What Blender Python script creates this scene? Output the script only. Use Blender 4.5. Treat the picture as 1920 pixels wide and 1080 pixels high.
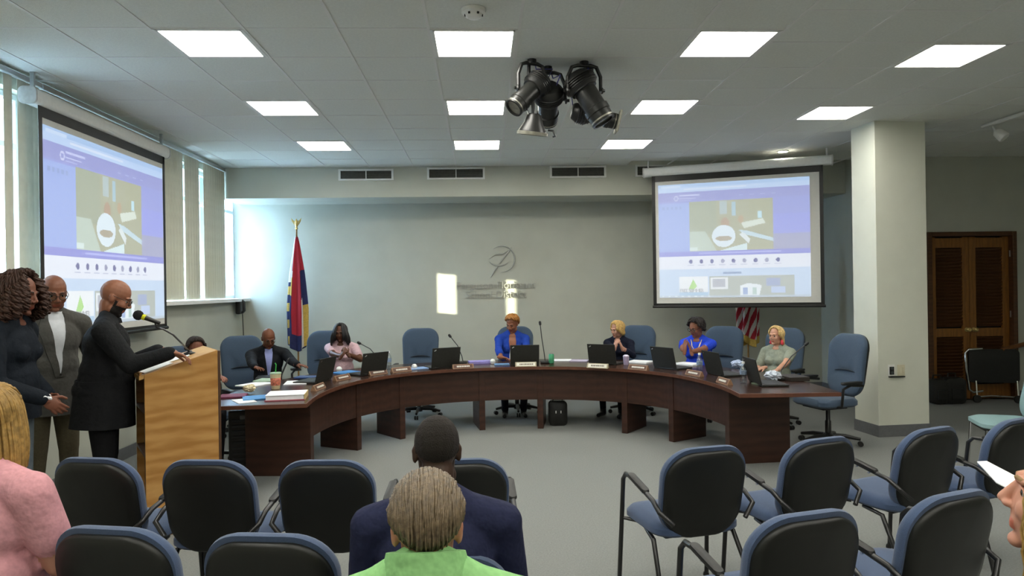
import bpy, bmesh, math, random
import numpy as np
from mathutils import Vector, Matrix, Euler
from mathutils.bvhtree import BVHTree

for o in list(bpy.data.objects):
    bpy.data.objects.remove(o, do_unlink=True)
C = bpy.context.scene.collection
SC = bpy.context.scene
R = math.radians
random.seed(7)

# ------------------------------------------------------------------ camera
F, HC, YAW, ROLL = 1290.0, 1.67, R(2.6), -0.0150
cam_d = bpy.data.cameras.new('camera'); cam = bpy.data.objects.new('camera', cam_d); C.objects.link(cam)
cam_d.sensor_width = 36.0; cam_d.lens = F / 1920 * 36.0; cam_d.clip_start = 0.05
cam.matrix_world = Matrix.Translation((0, 0, HC)) @ Matrix.Rotation(-YAW, 4, 'Z') @ Matrix.Rotation(R(90), 4, 'X') @ Matrix.Rotation(ROLL, 4, 'Z')
SC.camera = cam

def ray(px, py):
    u, v = (px - 960) / F, (py - 540) / F
    c, s = math.cos(-ROLL), math.sin(-ROLL)
    u, v = c * u - s * v, s * u + c * v
    c, s = math.cos(-YAW), math.sin(-YAW)
    return Vector((c * u - s, s * u + c, -v))
def at(px, py, Y):
    r = ray(px, py); return Vector((0, 0, HC)) + r * (Y / r.y)
def onz(px, py, z):
    r = ray(px, py); return Vector((0, 0, HC)) + r * ((z - HC) / r.z)

# ------------------------------------------------------------------ world, sun, exposure
W = bpy.data.worlds.new('sky'); SC.world = W; W.use_nodes = True
bg = W.node_tree.nodes['Background']; bg.inputs[0].default_value = (0.52, 0.72, 1.0, 1); bg.inputs[1].default_value = 8.5
SUN_DIR = Vector((3.1, 1.63, -0.32)).normalized()
sd = bpy.data.lights.new('sun', 'SUN'); sd.energy = 5.0; sd.angle = R(0.5); sd.color = (1.0, 0.88, 0.66)
so = bpy.data.objects.new('sun', sd); C.objects.link(so); so.rotation_euler = SUN_DIR.to_track_quat('-Z', 'Y').to_euler(); so.location = (-12, 2, 6)
PANEL = 5.2          # radiance of the ceiling light panels
SC.view_settings.view_transform = 'Standard'; SC.view_settings.look = 'None'
SC.view_settings.gamma = 1.0; SC.view_settings.use_curve_mapping = False
SC.view_settings.exposure = 2.15

# ------------------------------------------------------------------ materials
def lin(c):
    if isinstance(c, str):
        c = [int(c[i:i + 2], 16) / 255 for i in (0, 2, 4)]
        return tuple(x / 12.92 if x <= .04045 else ((x + .055) / 1.055) ** 2.4 for x in c)
    return tuple(c)
MATS = {}
def mat(name, col, rough=0.6, var=0.12, scale=30, bump=0.0, bscale=None, metal=0.0, spec=0.4, emit=0.0, stretch=None, sheen=0.0, trans=0.0, detail=4, bdist=.01):
    if name in MATS: return MATS[name]
    col = lin(col)
    m = bpy.data.materials.new(name); m.use_nodes = True; nt = m.node_tree; N = nt.nodes; L = nt.links
    b = N['Principled BSDF']
    b.inputs['Roughness'].default_value = rough; b.inputs['Metallic'].default_value = metal
    b.inputs['Specular IOR Level'].default_value = spec
    if sheen: b.inputs['Sheen Weight'].default_value = sheen
    if trans: b.inputs['Transmission Weight'].default_value = trans
    tc = N.new('ShaderNodeTexCoord'); mp = N.new('ShaderNodeMapping'); L.new(tc.outputs['Object'], mp.inputs[0])
    if stretch: mp.inputs['Scale'].default_value = stretch
    nz = N.new('ShaderNodeTexNoise'); nz.inputs['Scale'].default_value = scale; nz.inputs['Detail'].default_value = detail
    L.new(mp.outputs[0], nz.inputs['Vector'])
    rp = N.new('ShaderNodeValToRGB')
    a = [max(0, x * (1 - var)) for x in col]; z = [min(1, x * (1 + var)) for x in col]
    rp.color_ramp.elements[0].position = .3; rp.color_ramp.elements[1].position = .7
    rp.color_ramp.elements[0].color = (*a, 1); rp.color_ramp.elements[1].color = (*z, 1)
    L.new(nz.outputs[0], rp.inputs[0]); L.new(rp.outputs[0], b.inputs['Base Color'])
    if emit:
        L.new(rp.outputs[0], b.inputs['Emission Color']); b.inputs['Emission Strength'].default_value = emit
    if bump:
        bp = N.new('ShaderNodeBump'); bp.inputs['Strength'].default_value = bump; bp.inputs['Distance'].default_value = bdist
        n2 = N.new('ShaderNodeTexNoise'); n2.inputs['Scale'].default_value = bscale or scale; n2.inputs['Detail'].default_value = 3
        L.new(mp.outputs[0], n2.inputs['Vector']); L.new(n2.outputs[0], bp.inputs['Height']); L.new(bp.outputs[0], b.inputs['Normal'])
    MATS[name] = m; return m
def wood(name, c1, c2, rough=.35, axis='Z', scale=3.0, spec=.5, grain=9.0):
    if name in MATS: return MATS[name]
    m = bpy.data.materials.new(name); m.use_nodes = True; nt = m.node_tree; N = nt.nodes; L = nt.links; b = N['Principled BSDF']
    b.inputs['Roughness'].default_value = rough; b.inputs['Specular IOR Level'].default_value = spec
    tc = N.new('ShaderNodeTexCoord'); mp = N.new('ShaderNodeMapping'); L.new(tc.outputs['Object'], mp.inputs[0])
    s = {'X': (.25, 1, 1), 'Y': (1, .25, 1), 'Z': (1, 1, .25)}[axis]; mp.inputs['Scale'].default_value = [q * scale for q in s]
    wv = N.new('ShaderNodeTexWave'); wv.wave_type = 'BANDS'; wv.bands_direction = 'Z' if axis != 'Z' else 'X'
    wv.inputs['Scale'].default_value = 2.2; wv.inputs['Distortion'].default_value = grain; wv.inputs['Detail'].default_value = 3; wv.inputs['Detail Scale'].default_value = 1.2
    L.new(mp.outputs[0], wv.inputs['Vector'])
    nz = N.new('ShaderNodeTexNoise'); nz.inputs['Scale'].default_value = 14; nz.inputs['Detail'].default_value = 6; L.new(mp.outputs[0], nz.inputs['Vector'])
    mx = N.new('ShaderNodeMath'); mx.operation = 'MULTIPLY_ADD'; mx.inputs[1].default_value = .75; L.new(nz.outputs[0], mx.inputs[0])
    ml = N.new('ShaderNodeMath'); ml.operation = 'MULTIPLY'; ml.inputs[1].default_value = .30; L.new(wv.outputs[1], ml.inputs[0]); L.new(ml.outputs[0], mx.inputs[2])
    rp = N.new('ShaderNodeValToRGB'); rp.color_ramp.elements[0].color = (*lin(c1), 1); rp.color_ramp.elements[1].color = (*lin(c2), 1)
    rp.color_ramp.elements[0].position = .15; rp.color_ramp.elements[1].position = .75
    L.new(mx.outputs[0], rp.inputs[0]); L.new(rp.outputs[0], b.inputs['Base Color']); MATS[name] = m; return m
def glow(name, col, s):
    if name in MATS: return MATS[name]
    m = bpy.data.materials.new(name); m.use_nodes = True; N = m.node_tree.nodes; b = N['Principled BSDF']
    b.inputs['Base Color'].default_value = (.8, .8, .8, 1); b.inputs['Emission Color'].default_value = (*lin(col), 1); b.inputs['Emission Strength'].default_value = s
    MATS[name] = m; return m
def clear_glass(name, tint=(1, 1, 1), gl=.06):
    if name in MATS: return MATS[name]
    m = bpy.data.materials.new(name); m.use_nodes = True; nt = m.node_tree; N = nt.nodes; L = nt.links
    N.remove(N['Principled BSDF']); out = N['Material Output']
    t = N.new('ShaderNodeBsdfTransparent'); t.inputs[0].default_value = (*tint, 1); g = N.new('ShaderNodeBsdfGlossy'); g.inputs['Roughness'].default_value = .05
    x = N.new('ShaderNodeMixShader'); x.inputs[0].default_value = gl
    L.new(t.outputs[0], x.inputs[1]); L.new(g.outputs[0], x.inputs[2]); L.new(x.outputs[0], out.inputs[0]); MATS[name] = m; return m
def attr_emit(name, s):
    if name in MATS: return MATS[name]
    m = bpy.data.materials.new(name); m.use_nodes = True; nt = m.node_tree; N = nt.nodes; L = nt.links; b = N['Principled BSDF']
    a = N.new('ShaderNodeAttribute'); a.attribute_name = 'picture'; b.inputs['Base Color'].default_value = (.22, .22, .21, 1); b.inputs['Roughness'].default_value = .9
    L.new(a.outputs['Color'], b.inputs['Emission Color']); b.inputs['Emission Strength'].default_value = s; MATS[name] = m; return m

M_WALL = mat('painted_wall', (.475, .485, .415), .7, .04, 3, .05, 120)
M_SOFF = mat('soffit_paint', (.52, .53, .455), .7, .03, 3)
M_CEIL = mat('ceiling_tile_white', (.74, .75, .69), .85, .04, 60, .25, 180)
M_GRID = mat('ceiling_grid_white', (.75, .74, .70), .5, .02)
M_CARP = mat('grey_carpet', (.235, .242, .232), .95, .10, 90, .5, 300, spec=.1)
M_BASE = mat('grey_rubber_baseboard', (.14, .145, .15), .6, .08)
M_WHITE = mat('white_paint', (.78, .78, .74), .5, .03)
M_BLIND = mat('cream_blind_slat', (.62, .60, .49), .8, .05, 12)
nt = M_BLIND.node_tree; b_ = nt.nodes['Principled BSDF']; tl = nt.nodes.new('ShaderNodeBsdfTranslucent'); tl.inputs[0].default_value = (.42, .40, .30, 1); ms_ = nt.nodes.new('ShaderNodeMixShader'); ms_.inputs[0].default_value = .12
nt.links.new(b_.outputs[0], ms_.inputs[1]); nt.links.new(tl.outputs[0], ms_.inputs[2]); nt.links.new(ms_.outputs[0], nt.nodes['Material Output'].inputs[0])
M_ALU = mat('brushed_aluminium', (.55, .56, .56), .35, .05, metal=.9)
M_WFRAME = mat('pale_window_frame', (.55, .6, .62), .5, .05)
M_DALU = mat('dark_bronze_frame', (.05, .06, .06), .4, .05)
M_BLACK = mat('black_plastic', (.012, .012, .011), .45, .15)
M_BLACKM = mat('black_steel_tube', (.012, .012, .012), .3, .1, spec=.6)
M_SHELL = mat('black_chair_shell', (.010, .0105, .009), .42, .15, 8, spec=.4)
M_BLUE = mat('slate_blue_fabric', '3d4e6b', .9, .10, 220, .25, 400, sheen=.2)
M_BLUE2 = mat('grey_blue_fabric', '3c4d60', .9, .10, 160, .25, 300, sheen=.15)
M_TEAL = mat('pale_teal_fabric', '86a3a4', .9, .08, 150, .2)
M_TABLE = wood('dark_mahogany', '24150e', '3a2720', .22, 'X', 2.0, .5, 5)
M_TABLE2 = wood('dark_mahogany_panel', '2e1d15', '42291f', .4, 'X', 1.6, .4, 5)
M_EDGE = mat('mahogany_edge', '5d3b2c', .3, .15, 20)
M_OAK = wood('golden_oak', 'c2965a', '9f7038', .35, 'X', 1.5, .4, 14)
M_OAKD = wood('dark_oak_side', '3a2414', '54371e', .5, 'Z', 3)
M_DOOR = wood('brown_door', '6e4517', '8a5a22', .45, 'Z', 2.5)
M_DOORS = wood('dark_door_slat', '3f250f', '55351a', .5, 'X', 2.5)
M_CHROME = mat('chrome', (.7, .7, .7), .15, .03, metal=1)
M_PAPER = mat('white_paper', (.80, .82, .84), .8, .03)
M_GOLD = mat('gold_metal', (.65, .5, .2), .3, .1, metal=.8)
M_GLASS = clear_glass('window_glass', (.95, 1, 1), .04)
M_BOTTLE = clear_glass('clear_plastic', (.82, .86, .88), .18)

# ------------------------------------------------------------------ mesh helpers
class MB:
    def __init__(s): s.v = []; s.f = []; s.m = []
    def add(s, vs, fs, mi=0):
        n = len(s.v); s.v += [tuple(p) for p in vs]; s.f += [tuple(i + n for i in f) for f in fs]; s.m += [mi] * len(fs); return s
    def box(s, c, d, rot=None, mi=0):
        c = Vector(c); h = [x / 2 for x in d]
        vs = [Vector((a * h[0], b * h[1], e * h[2])) for a in (-1, 1) for b in (-1, 1) for e in (-1, 1)]
        if rot is not None: vs = [rot @ p for p in vs]
        return s.add([p + c for p in vs], [(0, 1, 3, 2), (4, 6, 7, 5), (0, 4, 5, 1), (2, 3, 7, 6), (0, 2, 6, 4), (1, 5, 7, 3)], mi)
    def tube(s, pts, r, n=10, mi=0, closed=False):
        pts = [Vector(p) for p in pts]; k = len(pts); rr = r if hasattr(r, '__len__') else [r] * k
        vs = []; up = None
        for i, p in enumerate(pts):
            if closed: t = (pts[(i + 1) % k] - pts[i - 1]).normalized()
            else: t = (pts[min(i + 1, k - 1)] - pts[max(i - 1, 0)]).normalized()
            if up is None: up = t.orthogonal().normalized()
            else: up = (up - t * up.dot(t)); up = up.normalized() if up.length > 1e-6 else t.orthogonal().normalized()
            b = t.cross(up)
            for j in range(n):
                a = 2 * math.pi * j / n; vs.append(p + (up * math.cos(a) + b * math.sin(a)) * rr[i])
        fs = []
        for i in range(k if closed else k - 1):
            i2 = (i + 1) % k
            for j in range(n): fs.append((i * n + j, i * n + (j + 1) % n, i2 * n + (j + 1) % n, i2 * n + j))
        if not closed: fs += [tuple(range(n))[::-1], tuple((k - 1) * n + j for j in range(n))]
        return s.add(vs, fs, mi)
    def lathe(s, prof, p0=(0, 0, 0), axis=(0, 0, 1), n=20, mi=0):
        ax = Vector(axis).normalized(); u = ax.orthogonal().normalized(); w = ax.cross(u); p0 = Vector(p0); vs = []
        for (r, h) in prof:
            for j in range(n):
                a = 2 * math.pi * j / n; vs.append(p0 + ax * h + (u * math.cos(a) + w * math.sin(a)) * max(r, 1e-4))
        k = len(prof); fs = [(i * n + j, i * n + (j + 1) % n, (i + 1) * n + (j + 1) % n, (i + 1) * n + j) for i in range(k - 1) for j in range(n)]
        fs += [tuple(range(n))[::-1], tuple((k - 1) * n + j for j in range(n))]
        return s.add(vs, fs, mi)
    def prism(s, poly, d0, d1, fn, mi=0):      # poly: 2-D outline; fn(a, b, d) -> point
        n = len(poly); vs = [fn(a, b, d0) for a, b in poly] + [fn(a, b, d1) for a, b in poly]
        fs = [tuple(range(n))[::-1], tuple(range(n, 2 * n))] + [(j, (j + 1) % n, n + (j + 1) % n, n + j) for j in range(n)]
        return s.add(vs, fs, mi)
    def stack(s, outline, rings, fn, mi=0):    # rings: (scale, depth); outline 2-D around 0
        n = len(outline); vs = []
        for sc, d in rings: vs += [fn(a * sc, b * sc, d) for a, b in outline]
        k = len(rings); fs = [(i * n + j, i * n + (j + 1) % n, (i + 1) * n + (j + 1) % n, (i + 1) * n + j) for i in range(k - 1) for j in range(n)]
        c0 = len(vs); vs.append(fn(0, 0, rings[0][1])); c1 = len(vs); vs.append(fn(0, 0, rings[-1][1]))
        fs += [((j + 1) % n, j, c0) for j in range(n)] + [((k - 1) * n + j, (k - 1) * n + (j + 1) % n, c1) for j in range(n)]
        return s.add(vs, fs, mi)
    def mesh(s, name):
        me = bpy.data.meshes.new(name); me.from_pydata([tuple(p) for p in s.v], [], s.f); me.validate()
        bm = bmesh.new(); bm.from_mesh(me); bmesh.ops.recalc_face_normals(bm, faces=bm.faces); bm.to_mesh(me); bm.free()
        return me
    def build(s, name, m, parent=None, bev=0, smooth=False, loc=None):
        me = s.mesh(name)
        for q in (m if isinstance(m, (list, tuple)) else [m]): me.materials.append(q)
        if len(me.polygons) == len(s.m): me.polygons.foreach_set('material_index', s.m)
        o = bpy.data.objects.new(name, me); C.objects.link(o); o.parent = parent
        if loc is not None: o.location = loc
        if bev:
            b = o.modifiers.new('bevel', 'BEVEL'); b.width = bev; b.segments = 2; b.limit_method = 'ANGLE'
        if smooth:
            me.polygons.foreach_set('use_smooth', [True] * len(me.polygons))
            if smooth != 'full': me.set_sharp_from_angle(angle=R(42))
        return o
def rrect(w, h, r, n=6, taper=0.0):
    out = []
    for cx, cy, a0 in ((w / 2 - r, h / 2 - r, 0), (-w / 2 + r, h / 2 - r, 90), (-w / 2 + r, -h / 2 + r, 180), (w / 2 - r, -h / 2 + r, 270)):
        for i in range(n + 1):
            a = R(a0 + 90 * i / n); x, y = cx + r * math.cos(a), cy + r * math.sin(a); out.append((x * (1 + taper * y / h), y))
    return out
def tag(o, label, cat, group=None, kind=None):
    o['label'] = label; o['category'] = cat
    if group: o['group'] = group
    if kind: o['kind'] = kind
    return o
def thing(name, label, cat, loc=(0, 0, 0), rz=0, group=None):
    o = bpy.data.objects.new(name, None); C.objects.link(o); o.empty_display_size = .1
    o.location = loc; o.rotation_euler = (0, 0, rz); return tag(o, label, cat, group)
def struct(o): o['kind'] = 'structure'; return o
def dup(root, loc, rz, label, group=None, parent=None):
    r = root.copy(); C.objects.link(r); r.location = loc; r.rotation_euler = (0, 0, rz)
    if label: r['label'] = label
    if group: r['group'] = group
    def rec(a, b):
        for ch in KIDS.get(a.name, []):
            c = ch.copy(); C.objects.link(c); c.parent = b; rec(ch, c)
    rec(root, r); return r
KIDS = {}
def remember(root):
    def rec(o):
        KIDS[o.name] = [c for c in bpy.data.objects if c.parent == o]
        for c in KIDS[o.name]: rec(c)
    rec(root); return root


# ================================================================== the room
CEIL = 3.415; XL = -3.62; YB = 10.6; YS = 9.83; XR = 5.35; YD = 9.35; XE = 8.8; YK = -3.0
def wallbox(name, lo, hi, m, parent=None):
    b = MB(); b.box([(a + c) / 2 for a, c in zip(lo, hi)], [c - a for a, c in zip(lo, hi)]); o = b.build(name, m, parent)
    return o if parent else struct(o)
wallbox('floor', (XL - .2, YK - .2, -.1), (XE + .2, YB + .2, 0), M_CARP)
ceiling = wallbox('ceiling', (XL - .2, YK - .2, CEIL + .10), (XE + .2, YB + .2, CEIL + .2), M_CEIL)
TX, TY = 0.61, 0.577
GX0 = -0.02 - .305 - 6 * TX; GY0 = 4.92 - TY / 2 - 13 * TY
NX = int((XE - GX0) / TX) + 1; NY = int((YS - GY0) / TY) + 1
LIGHTS = {(i, j) for i in (3, 6, 9, 12) for j in (1, 4, 7, 10, 13, 16, 19)} - {(12, 19)}  # nearest rows are out of view, put in to light the room
tile_me = MB().box((0, 0, .012), (TX - .020, TY - .020, .02)).mesh('tile'); tile_me.materials.append(M_CEIL)
far_tiles = MB()
def image_shift(i): return .25 if i >= 10 else 0.0     # right-hand columns shifted in depth to bring their lights nearer their image positions
for i in range(NX):
    for j in range(NY):
        x, y = GX0 + (i + .5) * TX, GY0 + (j + .5) * TY + image_shift(i)
        if (i, j) in LIGHTS or y > YS - .05: continue
        if j < 10: far_tiles.box((x, y, CEIL + .012), (TX - .02, TY - .02, .02)); continue
        o = bpy.data.objects.new('tile', tile_me); C.objects.link(o); o.parent = ceiling; o.location = (x, y, CEIL + random.uniform(-.001, .001))
o = far_tiles.build('tile_field', M_CEIL, ceiling); o['kind'] = 'stuff'
b = MB()
for i in range(NX + 1): b.box((GX0 + i * TX, (YK + YS) / 2, CEIL + .004), (.020, YS - YK, .012))
for j in range(NY + 1):
    XB = GX0 + 10 * TX
    if GY0 + j * TY < YS: b.box(((XL + XB) / 2, GY0 + j * TY, CEIL + .005), (XB - XL, .020, .010))
    if GY0 + j * TY + .25 < YS: b.box(((XB + XE) / 2, GY0 + j * TY + .25, CEIL + .005), (XE - XB, .020, .010))
o = b.build('grid', M_GRID, ceiling); o['kind'] = 'stuff'

wallbox('wall_back', (XL - .2, YB, 0), (XR + .2, YB + .2, CEIL + .1), M_WALL)
wallbox('trim_1', (XL, YS, 2.985), (XR, YB, CEIL + .1), M_SOFF)            # the dropped beam above the back wall
wallbox('wall_return', (XR, YD, 0), (XR + .2, YB, CEIL + .1), M_WALL)
DX0, DX1, DH = 6.22, 7.50, 2.36
wallbox('wall_right', (XR + .2, YD, 0), (DX0, YD + .2, CEIL + .1), M_WALL)
wallbox('wall_right', (DX1, YD, 0), (XE, YD + .2, CEIL + .1), M_WALL)
wallbox('wall_right', (DX0, YD, DH), (DX1, YD + .2, CEIL + .1), M_WALL)
wallbox('wall_right', (DX0, YD + .2, 0), (DX1, YD + .25, DH), M_DALU)
wallbox('wall_end', (XE, YK, 0), (XE + .2, YD + .2, CEIL + .1), M_WALL)
wallbox('wall_rear', (XL - .2, YK - .2, 0), (XE + .2, YK, CEIL + .1), M_WALL)
SILL = 1.53
wallbox('wall_left', (XL - .2, YK, 0), (XL, YB, SILL), M_WALL)
wallbox('wall_left', (XL - .2, YK, 3.28), (XL, YB, CEIL + .1), M_WALL)
wallbox('wall_left', (XL - .2, YK, SILL), (XL, 2.6, 3.28), M_WALL)
wallbox('trim_2', (XL - .2, 2.6, SILL), (XL + .13, YB, SILL + .045), M_WHITE)       # window sill
for n, (lo, hi) in enumerate((((XL, 0.2, 0), (XL + .012, YB, .12)), ((XL, YB - .012, 0), (XR, YB, .12)), ((XR - .012, YD, 0), (XR, YB, .12)), ((XR, YD - .012, 0), (DX0 - .06, YD, .12)), ((DX1 + .06, YD - .012, 0), (XE, YD, .12)))):
    wallbox('baseboard_' + ('left', 'back', 'return', 'right', 'end')[n], lo, hi, M_BASE)
# ribbon window in the left wall: frames, mullions and panes
wy = [2.6, 4.2, 5.75, 7.3, 8.75, 9.83, 10.58]
for n in range(len(wy) - 1):
    a, c = wy[n], wy[n + 1]
    f = MB(); zc = (SILL + .045 + 3.28) / 2; zh = 3.36 - SILL - .045
    for y in (a + .025, c - .025): f.box((XL - .12, y, zc), (.06, .05, zh))
    for z in (SILL + .07, 3.255, 2.86): f.box((XL - .12, (a + c) / 2, z), (.06, c - a - .1, .045))
    fo = struct(f.build('window_%d' % (n + 1), M_WFRAME))
    for z0, z1 in ((SILL + .09, 2.84), (2.88, 3.235)):
        MB().box((XL - .12, (a + c) / 2, (z0 + z1) / 2), (.006, c - a - .1, z1 - z0)).build('pane', M_GLASS, fo)
# outside: paving that bounces light, plus added eave panel and wings blocking sun
M_OUT = mat('pale_concrete', (.45, .46, .47), .8, .1, 2)
wallbox('ground_outside', (-40, -25, -1.2), (XL - .2, 40, -1.0), M_OUT)
wallbox('sun_cutoff_outside', (XL - 1.08, 1.0, 2.325), (XL - .98, 9.75, 4.2), M_WHITE)  # added unseen panel, trims the top of the sun patches
wallbox('wall_sun_blocker_outside', (XL - 1.75, 4.62, -1.0), (XL - .2, 4.76, 4.2), M_OUT)  # added unseen, keeps sun out of the leftmost blind gaps
wallbox('wall_sun_blocker_outside', (XL - 1.85, 9.60, -1.0), (XL - .2, 9.74, 4.2), M_OUT)  # added unseen, shades the uncovered window end from the sun

# square column, slightly turned, with its rubber base
cw, cdp, crot = .60, .41, R(5)
cx0, cy0 = 4.27, 7.24
def colmesh(b, z0, z1, e=0):
    p = [(-e, -e), (cw + e, -e), (cw + e, cdp + e), (-e, cdp + e)]
    c, s = math.cos(crot), math.sin(crot)
    return b.prism([(cx0 + x * c - y * s, cy0 + x * s + y * c) for x, y in p], z0, z1, lambda x, y, z: (x, y, z))
M_COL = mat('column_paint', (.66, .67, .575), .65, .03, 4)
col = struct(colmesh(MB(), 0, CEIL + .02).build('wall_column', M_COL, bev=.004))
colmesh(MB(), 0, .125, .008).build('column_base', M_BASE, col)
# vertical blinds hung in front of the window
def blind(name, label, y0, y1, gaps, ang):
    t = thing(name, label, 'blinds', (XL + .055, y0, 0))
    MB().box((0, (y1 - y0) / 2, 3.375), (.045, y1 - y0, .04)).build('rail', M_ALU, t, .004)
    w, z0, z1 = .092, SILL + .06, 3.35
    sl = MB(); n = 5                               # a slightly cupped slat
    pr = [((k / n - .5) * w, .006 * math.cos(math.pi * (k / n - .5))) for k in range(n + 1)]
    pr2 = pr + [(a, q - .0012) for a, q in reversed(pr)]
    sl.prism(pr2, z0, z1, lambda a, q, d: (q, a, d)); me = sl.mesh('slat'); me.materials.append(M_BLIND)
    k = 0; y = .05
    while y < y1 - y0 - .03:
        Y = y0 + y
        if not any(g0 < Y < g1 for g0, g1 in gaps):
            o = bpy.data.objects.new('slat', me); C.objects.link(o); o.parent = t; o.location = (0, y, 0); o.rotation_euler = (0, 0, R(ang + random.uniform(-3, 3)))
        y += .080; k += 1
    b = MB()
    for q in (.03, .05): b.tube([(.02, q, 3.28), (.022, q, SILL + .3), (.02, q + .006, SILL + .25)], .003, 6)
    b.build('cord', M_WHITE, t)
    return t
blind('vertical_blind', 'cream vertical slat blinds at far left edge behind the standing woman', 2.7, 5.77, [(5.10, 5.17), (5.28, 5.33), (5.44, 5.49)], -4)
blind('vertical_blind', 'cream vertical slat blinds behind and right of the left screen', 5.79, 9.80, [(8.46, 8.50), (8.94, 9.06)], -4)

# ceiling light panels
M_PANEL = glow('light_diffuser', (1.0, .97, .88), PANEL)
LNAMES = {(3, 13): 'bright square ceiling light panel above the left screen, nearest row', (6, 13): 'bright square ceiling light panel just below the smoke detector, nearest row', (9, 13): 'bright square ceiling light panel upper right of the stage lights, nearest row',
 (12, 13): 'bright square ceiling light panel nearest the upper right corner', (3, 16): 'bright ceiling light panel in the second row, leftmost of that row', (6, 16): 'bright ceiling light panel in the second row immediately left of the stage lights',
 (9, 16): 'bright ceiling light panel in the second row right of the stage lights', (12, 16): 'bright ceiling light panel beside the top of the square column', (3, 19): 'small far ceiling light panel above the flag with gold finial',
 (6, 19): 'small far ceiling light panel in the middle of the third row', (9, 19): 'small far ceiling light panel above left end of right screen'}
for (i, j) in sorted(LIGHTS):
    x, y = GX0 + (i + .5) * TX, GY0 + (j + .5) * TY + image_shift(i)
    t = thing('ceiling_light', LNAMES.get((i, j), 'square ceiling light panel in the rows behind the audience'), 'ceiling light', (x, y, CEIL), 0, 'ceiling light panels')
    f = MB()
    for sx in (-1, 1): f.box((sx * .283, 0, .016), (.03, TY - .012, .04))
    for sy in (-1, 1): f.box((0, sy * (TY / 2 - .022), .016), (.56, .03, .04))
    f.build('frame', M_WHITE, t)
    MB().box((0, 0, .02), (.545, TY - .055, .008)).build('diffuser', M_PANEL, t)

# smoke detector
t = thing('smoke_detector', 'round white smoke detector on ceiling at the top', 'smoke detector', onz(888, 18, CEIL))
MB().lathe([(.0, -.055), (.035, -.055), (.05, -.045), (.055, -.03), (.075, -.022), (.078, 0)]).build('housing', M_WHITE, t, smooth=True)
b = MB()
for k in range(6): b.box((.052 * math.cos(k * 1.047), .052 * math.sin(k * 1.047), -.036), (.012, .012, .012), Matrix.Rotation(k * 1.047, 3, 'Z'))
o = b.build('vent_slots', M_BLACK, t); o['kind'] = 'stuff'

# air vents on the beam
for k, (px0, px1, py0, py1) in enumerate(((635, 738, 317, 339), (801, 909, 314, 337), (1031, 1136, 311, 334), (1191, 1296, 309, 332))):
    a, c = at(px0, py1, YS), at(px1, py0, YS); w, h = c.x - a.x, c.z - a.z
    t = thing('air_vent', ('white framed air vent on the beam, leftmost of four', 'white framed air vent on the beam above the empty chair, second from left', 'white framed air vent on the beam above the woman in royal blue, third from left', 'white framed air vent half hidden behind the right screen casing')[k], 'air vent', ((a.x + c.x) / 2, YS, (a.z + c.z) / 2), 0, 'beam air vents')
    f = MB()
    for sx in (-1, 1): f.box((sx * (w / 2 - .015), -.012, 0), (.03, .024, h))
    for sz in (-1, 1): f.box((0, -.012, sz * (h / 2 - .012)), (w - .06, .024, .024))
    f.build('frame', M_WHITE, t, .002); MB().box((0, -.012, 0), (.014, .022, h - .05)).build('mullion', M_WHITE, t)
    MB().box((0, -.003, 0), (w - .06, .004, h - .05)).build('backing', mat('vent_dark', (.05, .05, .04), .8), t)
    for q in range(7):
        MB().box((0, -.012, -h / 2 + .035 + q * (h - .07) / 6), (w - .062, .014, .003), Matrix.Rotation(R(35), 3, 'X')).build('louver', mat('vent_grey', (.16, .16, .14), .6), t)

# closet doors with louvred panels
dw = (DX1 - DX0 - .12) / 2
fr = MB()
fr.box((DX0 + .03, YD - .01, DH / 2), (.06, .10, DH)); fr.box((DX1 - .03, YD - .01, DH / 2), (.06, .10, DH)); fr.box(((DX0 + DX1) / 2, YD - .01, DH - .03), (DX1 - DX0 - .12, .10, .06))
struct(fr.build('trim_3', M_DOORS, bev=.004))
for n in range(2):
    x0 = DX0 + .06 + n * dw; b = MB()
    for x in (x0 + .05, x0 + dw - .05): b.box((x, YD + .04, (DH - .07) / 2 + .01), (.095, .04, DH - .08))
    for z, hh in ((.12, .2), (DH - .15, .14), (.95, .12)): b.box((x0 + dw / 2, YD + .04, z), (dw - .19, .04, hh))
    d = struct(b.build('door_%d' % (n + 1), M_DOOR, bev=.003))
    me = MB().box((0, 0, 0), (dw - .19, .012, .052), Matrix.Rotation(R(38), 3, 'X')).mesh('slat'); me.materials.append(M_DOORS)
    for z0, z1 in ((.24, .88), (1.03, DH - .23)):
        k = int((z1 - z0) / .045)
        for q in range(k):
            o = bpy.data.objects.new('slat', me); C.objects.link(o); o.parent = d; o.location = (x0 + dw / 2, YD + .04, z0 + (q + .5) * (z1 - z0) / k)
    MB().lathe([(.028, 0), (.03, .006), (.012, .012), (.012, .04), (.028, .05), (.03, .065), (.018, .078)], (x0 + (dw - .05 if n == 0 else .05), YD + .02, .99), (0, -1, 0)).build('knob', M_GOLD, d, smooth=True)
# hinges
    for z in (.3, 1.2, 2.05): MB().box((x0 + (.0 if n == 0 else dw), YD - .005, z), (.02, .012, .09)).build('hinge', M_ALU, d)

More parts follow.
